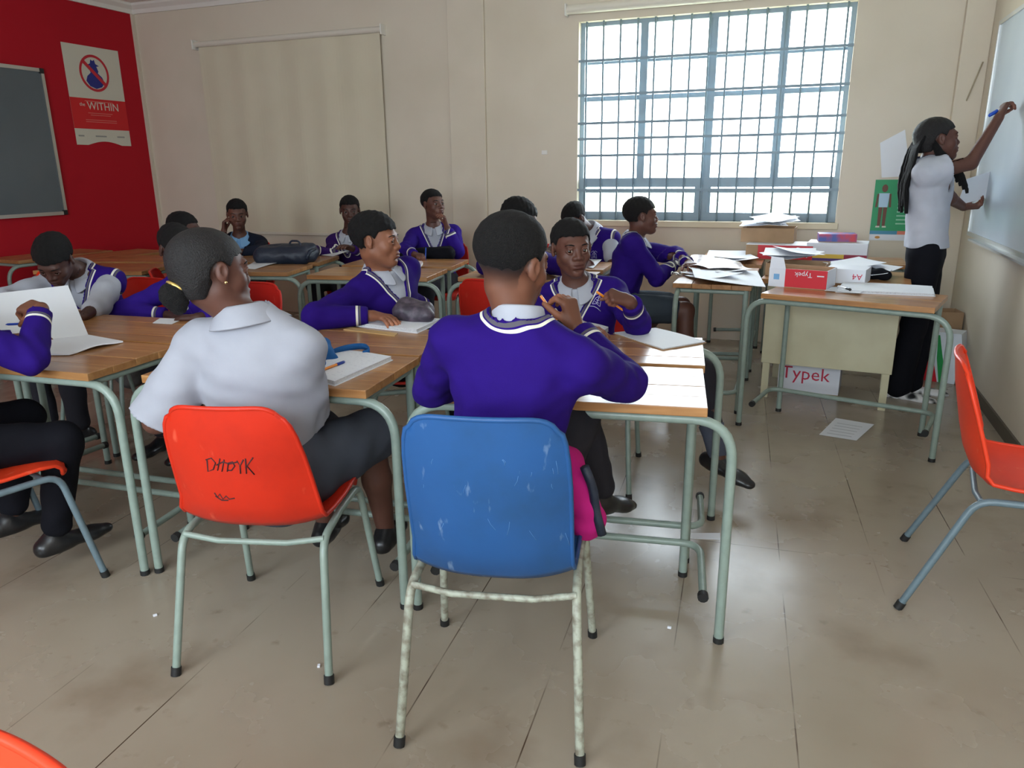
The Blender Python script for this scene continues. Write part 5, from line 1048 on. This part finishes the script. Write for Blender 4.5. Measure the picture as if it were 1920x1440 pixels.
# ---- posters
LW = Matrix(((0, 0, 1, 0), (1, 0, 0, 0), (0, 1, 0, 0), (0, 0, 0, 1)))       # on the red wall: x -> +Y, y -> +Z, out -> +X
BW = Matrix(((1, 0, 0, 0), (0, 0, -1, 0), (0, 1, 0, 0), (0, 0, 0, 1)))      # on the window wall
def flat(name, pts, z, m, parent, t=.0012):
    n = len(pts); V = [(x, y, z) for x, y in pts]+[(x, y, z+t) for x, y in pts]; return MB().add(V, [tuple(range(n-1, -1, -1)), tuple(range(n, 2*n))]+[(i, (i+1) % n, (i+1) % n+n, i+n) for i in range(n)]).build(name, m, parent)
pA, pB = onx(112, 78, XL), onx(246, 274, XL); W_, H_ = pB[1]-onx(128, 178, XL)[1]+.02, pA[2]-pB[2]
y0 = (onx(112, 78, XL)[1]+onx(145, 272, XL)[1])/2; W_ = (onx(220, 96, XL)[1]+pB[1])/2-y0
o = empty('poster', (0, 0, 0)); tag(o, 'white and red poster with a barred circle on the red wall', 'poster'); o.matrix_world = Matrix.Translation((XL+.002, y0, pB[2])) @ LW
M_pw = mat('poster white', srgb(210, 206, 190), .5); M_pr = mat('poster red', srgb(206, 22, 30), .5); M_pb = mat('poster blue', srgb(36, 44, 130), .5); M_ps = mat('poster ring red', srgb(196, 34, 50), .5)
cv = [(W_*(.2+.62*i/10), .035*math.sin(math.pi*i/10)) for i in range(11)]
flat('sheet', [(0, 0)]+cv+[(W_, 0), (W_, H_), (0, H_)], 0, M_pw, o)
flat('red_field', [(0, H_*.165), (W_, H_*.165), (W_, H_*.475), (0, H_*.475)], .0012, M_pr, o)
cx, cy, r = W_*.5, H_*.735, H_*.185
def ring(r0, r1, n=40):
    V = []; F = []
    for i in range(n):
        a = 2*math.pi*i/n
        for rr in (r0, r1):
            for z in (.0026, .0038): V.append((cx+rr*math.cos(a), cy+rr*math.sin(a), z))
    for i in range(n):
        j = (i+1) % n; F += [(4*i+1, 4*i+3, 4*j+3, 4*j+1), (4*i, 4*j, 4*j+2, 4*i+2), (4*i+2, 4*j+2, 4*j+3, 4*i+3), (4*i, 4*i+1, 4*j+1, 4*j)]
    return MB().add(V, F)
ring(r*.86, r).build('ring', M_ps, o)
def pc(pts): return [(cx+x*r, cy+y*r) for x, y in pts]
flat('figure', pc([(-.62, -.45), (-.40, -.72), (0, -.84), (.40, -.72), (.62, -.45), (.50, -.18), (.24, .02), (.30, .12), (.20, .38), (.40, .42), (.16, .52), (.10, .74), (-.02, .66), (-.14, .74), (-.20, .52), (-.42, .42), (-.22, .38), (-.28, .12), (-.24, .02), (-.50, -.18)]), .0013, M_pb, o)
flat('slash', pc([(-.72, .50), (-.60, .66), (.72, -.50), (.60, -.66)]), .0039, M_ps, o)
text_mesh('lettering', 'WITHIN', .098, M_pw, o, (W_*.57, H_*.365, .0026), Matrix.Identity(4), align='CENTER'); text_mesh('lettering', 'the', .045, M_pw, o, (W_*.20, H_*.395, .0026), Matrix.Identity(4), align='CENTER')
for i, (yy, ww) in enumerate(((.445, .5), (.325, .44), (.305, .36), (.255, .56), (.235, .56))): flat('print_line', [(W_*(.5-ww/2), H_*yy), (W_*(.5+ww/2), H_*yy), (W_*(.5+ww/2), H_*(yy+.006)), (W_*(.5-ww/2), H_*(yy+.006))], .0026, mat('poster fine print', srgb(216, 120, 110), .5), o)
for xx, ww in ((.10, .10), (.45, .2), (.82, .14)): flat('emblem', [(W_*(xx-ww/2), H_*.085), (W_*(xx+ww/2), H_*.085), (W_*(xx+ww/2), H_*.10), (W_*(xx-ww/2), H_*.10)], .0013, mat('poster grey print', srgb(150, 150, 144), .5), o)
# green poster behind the teacher
g0 = ony(1630, 450, YW); g1 = ony(1641, 337, YW); W_ = .46; H_ = g1[2]-g0[2]
o = empty('poster', (0, 0, 0)); tag(o, 'green poster with a standing figure behind the teacher', 'poster'); o.matrix_world = Matrix.Translation(((g0[0]+g1[0])/2, YW-.002, g0[2])) @ BW
flat('sheet', [(0, 0), (W_, 0), (W_, H_), (0, H_)], 0, mat('poster green', srgb(40, 150, 96), .5), o); flat('white_foot', [(0, 0), (W_, 0), (W_, H_*.10), (0, H_*.10)], .0012, M_paper, o)
flat('blue_strip', [(0, H_*.10), (W_*.4, H_*.10), (W_*.4, H_*.16), (0, H_*.16)], .0012, mat('poster teal', srgb(70, 140, 170), .5), o); flat('coral_strip', [(W_*.4, H_*.10), (W_, H_*.10), (W_, H_*.16), (W_*.4, H_*.16)], .0012, mat('poster coral', srgb(214, 120, 96), .5), o)
text_mesh('lettering', 'SUN', .085, M_pw, o, (W_*.33, H_*.86, .0013), Matrix.Identity(4)); text_mesh('lettering', 'PREV', .05, M_pw, o, (W_*.33, H_*.76, .0013), Matrix.Identity(4))
fx = W_*.15; sk_ = mat('poster brown figure', srgb(104, 62, 44), .5)
flat('figure_head', [(fx+.020*math.cos(a), H_*.86+.028*math.sin(a)) for a in np.linspace(0, 6.0, 14)], .0013, sk_, o); flat('figure_shirt', [(fx-.03, H_*.55), (fx+.03, H_*.55), (fx+.036, H_*.78), (fx-.036, H_*.78)], .0013, mat('poster pale blue', srgb(176, 206, 226), .5), o)
for s in (-1, 1): flat('figure_leg', [(fx+s*.016-.010, H_*.24), (fx+s*.016+.010, H_*.24), (fx+s*.016+.013, H_*.55), (fx+s*.016-.013, H_*.55)], .0013, sk_, o); flat('figure_arm', [(fx+s*.046-.007, H_*.55), (fx+s*.046+.007, H_*.55), (fx+s*.040+.007, H_*.77), (fx+s*.040-.007, H_*.77)], .0013, sk_, o); flat('figure_shoe', [(fx+s*.022-.014, H_*.215), (fx+s*.022+.014, H_*.215), (fx+s*.022+.012, H_*.24), (fx+s*.022-.012, H_*.24)], .0013, M_pw, o)
for c_ in range(2):
    for i in range(7): flat('print_line', [(W_*(.36+.30*c_), H_*(.66-.065*i)), (W_*(.56+.30*c_), H_*(.66-.065*i)), (W_*(.56+.30*c_), H_*(.68-.065*i)), (W_*(.36+.30*c_), H_*(.68-.065*i))], .0013, mat('poster pale print', srgb(150, 206, 176), .5), o)
flat('emblem', [(W_*.12+.018*math.cos(a), H_*.05+.010*math.sin(a)) for a in np.linspace(0, 6.0, 12)], .0025, mat('poster amber', srgb(200, 140, 60), .5), o)
s0, s1, s2, s3 = ony(1653, 333, YW), ony(1706, 330, YW), ony(1697, 243, YW), ony(1650, 268, YW)
V, F = grid_sheet([p+A(0, -.003, 0) for p in (s0, s1, s2, s3)]); c = (s0+s2)/2
for i, v in enumerate(V): V[i] = v-c+A(0, -.02*(((i % 9)/8)*(1-(i//9)/8)), 0)
o = link('paper_sheet', pyd('paper_sheet', V, F), M_paper); o.location = tuple(c); thick(o, .0012); tag(o, 'blank sheet taped to the wall above the green poster', 'paper')
# ---- crests, scribbles, earrings
def tree(o):
    bpy.context.view_layer.update(); M = o.matrix_world; me = o.data; return BVHTree.FromPolygons([M @ v.co for v in me.vertices], [tuple(p.vertices) for p in me.polygons]), M.inverted()
def strokes(o, lines, name, m, r, lift=.001):
    bv, Mi = tree(o); mb = MB()
    for ln in lines:
        P = []
        for x, y in ln:
            d = Vector(ray(x, y)).normalized(); hit = bv.ray_cast(Vector(CAM), d)
            if hit[0] is not None: P.append(A(*(Mi @ (hit[0]-d*lift))))
        if len(P) > 1: mb.tube(P, r, 5)
    if mb.V: mb.build(name, m, o, smooth=True)
M_crest = mat('lilac crest thread', srgb(190, 184, 214), .8)
def crest(o, x, y, s, tilt=0.0):
    base = [[(-7, 9), (-5, -2), (0, -8), (5, -2), (7, 9)], [(-7, 9), (0, 6), (7, 9)], [(-4, 4), (4, 4)], [(-3, 0), (3, 0)], [(-10, 14), (-3, 12), (4, 13), (11, 16)], [(-8, -7), (-2, -11), (0, -8), (3, -11), (8, -7)], [(0, -6), (0, 6)]]
    c, sn = math.cos(tilt), math.sin(tilt); strokes(o, [[(x+s*(a*c-b*sn), y+s*(a*sn+b*c)) for a, b in ln] for ln in base], 'crest', M_crest, .0016)
crest(PEOPLE['pencil']['top'], 1121, 563, 1.1, .35); crest(PEOPLE['bowed']['top'], 1114, 478, .7)
M_mark = mat('dark felt scribble', srgb(52, 18, 24), .7)
red_shell = [c for c in CH_RED.children if c.name.startswith('seat_shell')][0]
wr_ = [[(388, 862), (390, 884), (400, 880), (404, 868), (396, 859), (386, 862)], [(408, 882), (412, 860)], [(416, 884), (420, 862)], [(426, 884), (428, 868), (436, 866), (440, 874), (434, 882), (426, 882)], [(444, 864), (450, 874), (456, 862)], [(450, 874), (451, 888)], [(460, 860), (462, 888)], [(474, 858), (463, 874), (477, 890)], [(406, 872), (418, 866), (430, 870), (446, 866)], [(402, 924), (408, 932), (412, 926), (418, 936), (424, 930), (430, 936), (440, 934)], [(404, 930), (416, 938), (428, 938)]]
strokes(red_shell, wr_, 'scribble', M_mark, .0018)
sc_ = random.Random(5); blue_shell = [c for c in CH_BLUE.children if c.name.startswith('seat_shell')][0]; ls = []
for i in range(15):
    x, y = sc_.uniform(775, 1065), sc_.uniform(860, 1020); a = sc_.uniform(.9, 2.0); L_ = sc_.uniform(6, 26); ls.append([(x, y), (x+L_*.5*math.cos(a)+sc_.uniform(-2, 2), y+L_*.5*math.sin(a)), (x+L_*math.cos(a), y+L_*math.sin(a))])
strokes(blue_shell, ls, 'scratches', mat('pale scratch', srgb(84, 128, 176), .6), .0005, .0003)
orange_shell = [c for c in CH_R.children if c.name.startswith('seat_shell')][0]
strokes(orange_shell, [[(1856, 905), (1858, 918), (1866, 928), (1880, 932)], [(1864, 922), (1880, 926)]], 'scribble', M_mark, .0012)
def earring(k, sx):
    p = PEOPLE[k]; g = p['H']+p['RH']@A(sx*.083, .0, -.026)-p['off']; bm = bmesh.new(); bmesh.ops.create_uvsphere(bm, u_segments=8, v_segments=6, radius=.0042); me = bpy.data.meshes.new('earring'); bm.to_mesh(me); bm.free(); link('earring', me, mat('gold stud', (.8, .6, .25), .25, 1.0), p['body']).location = tuple(g)
earring('girl', 1); earring('teacher', 1)
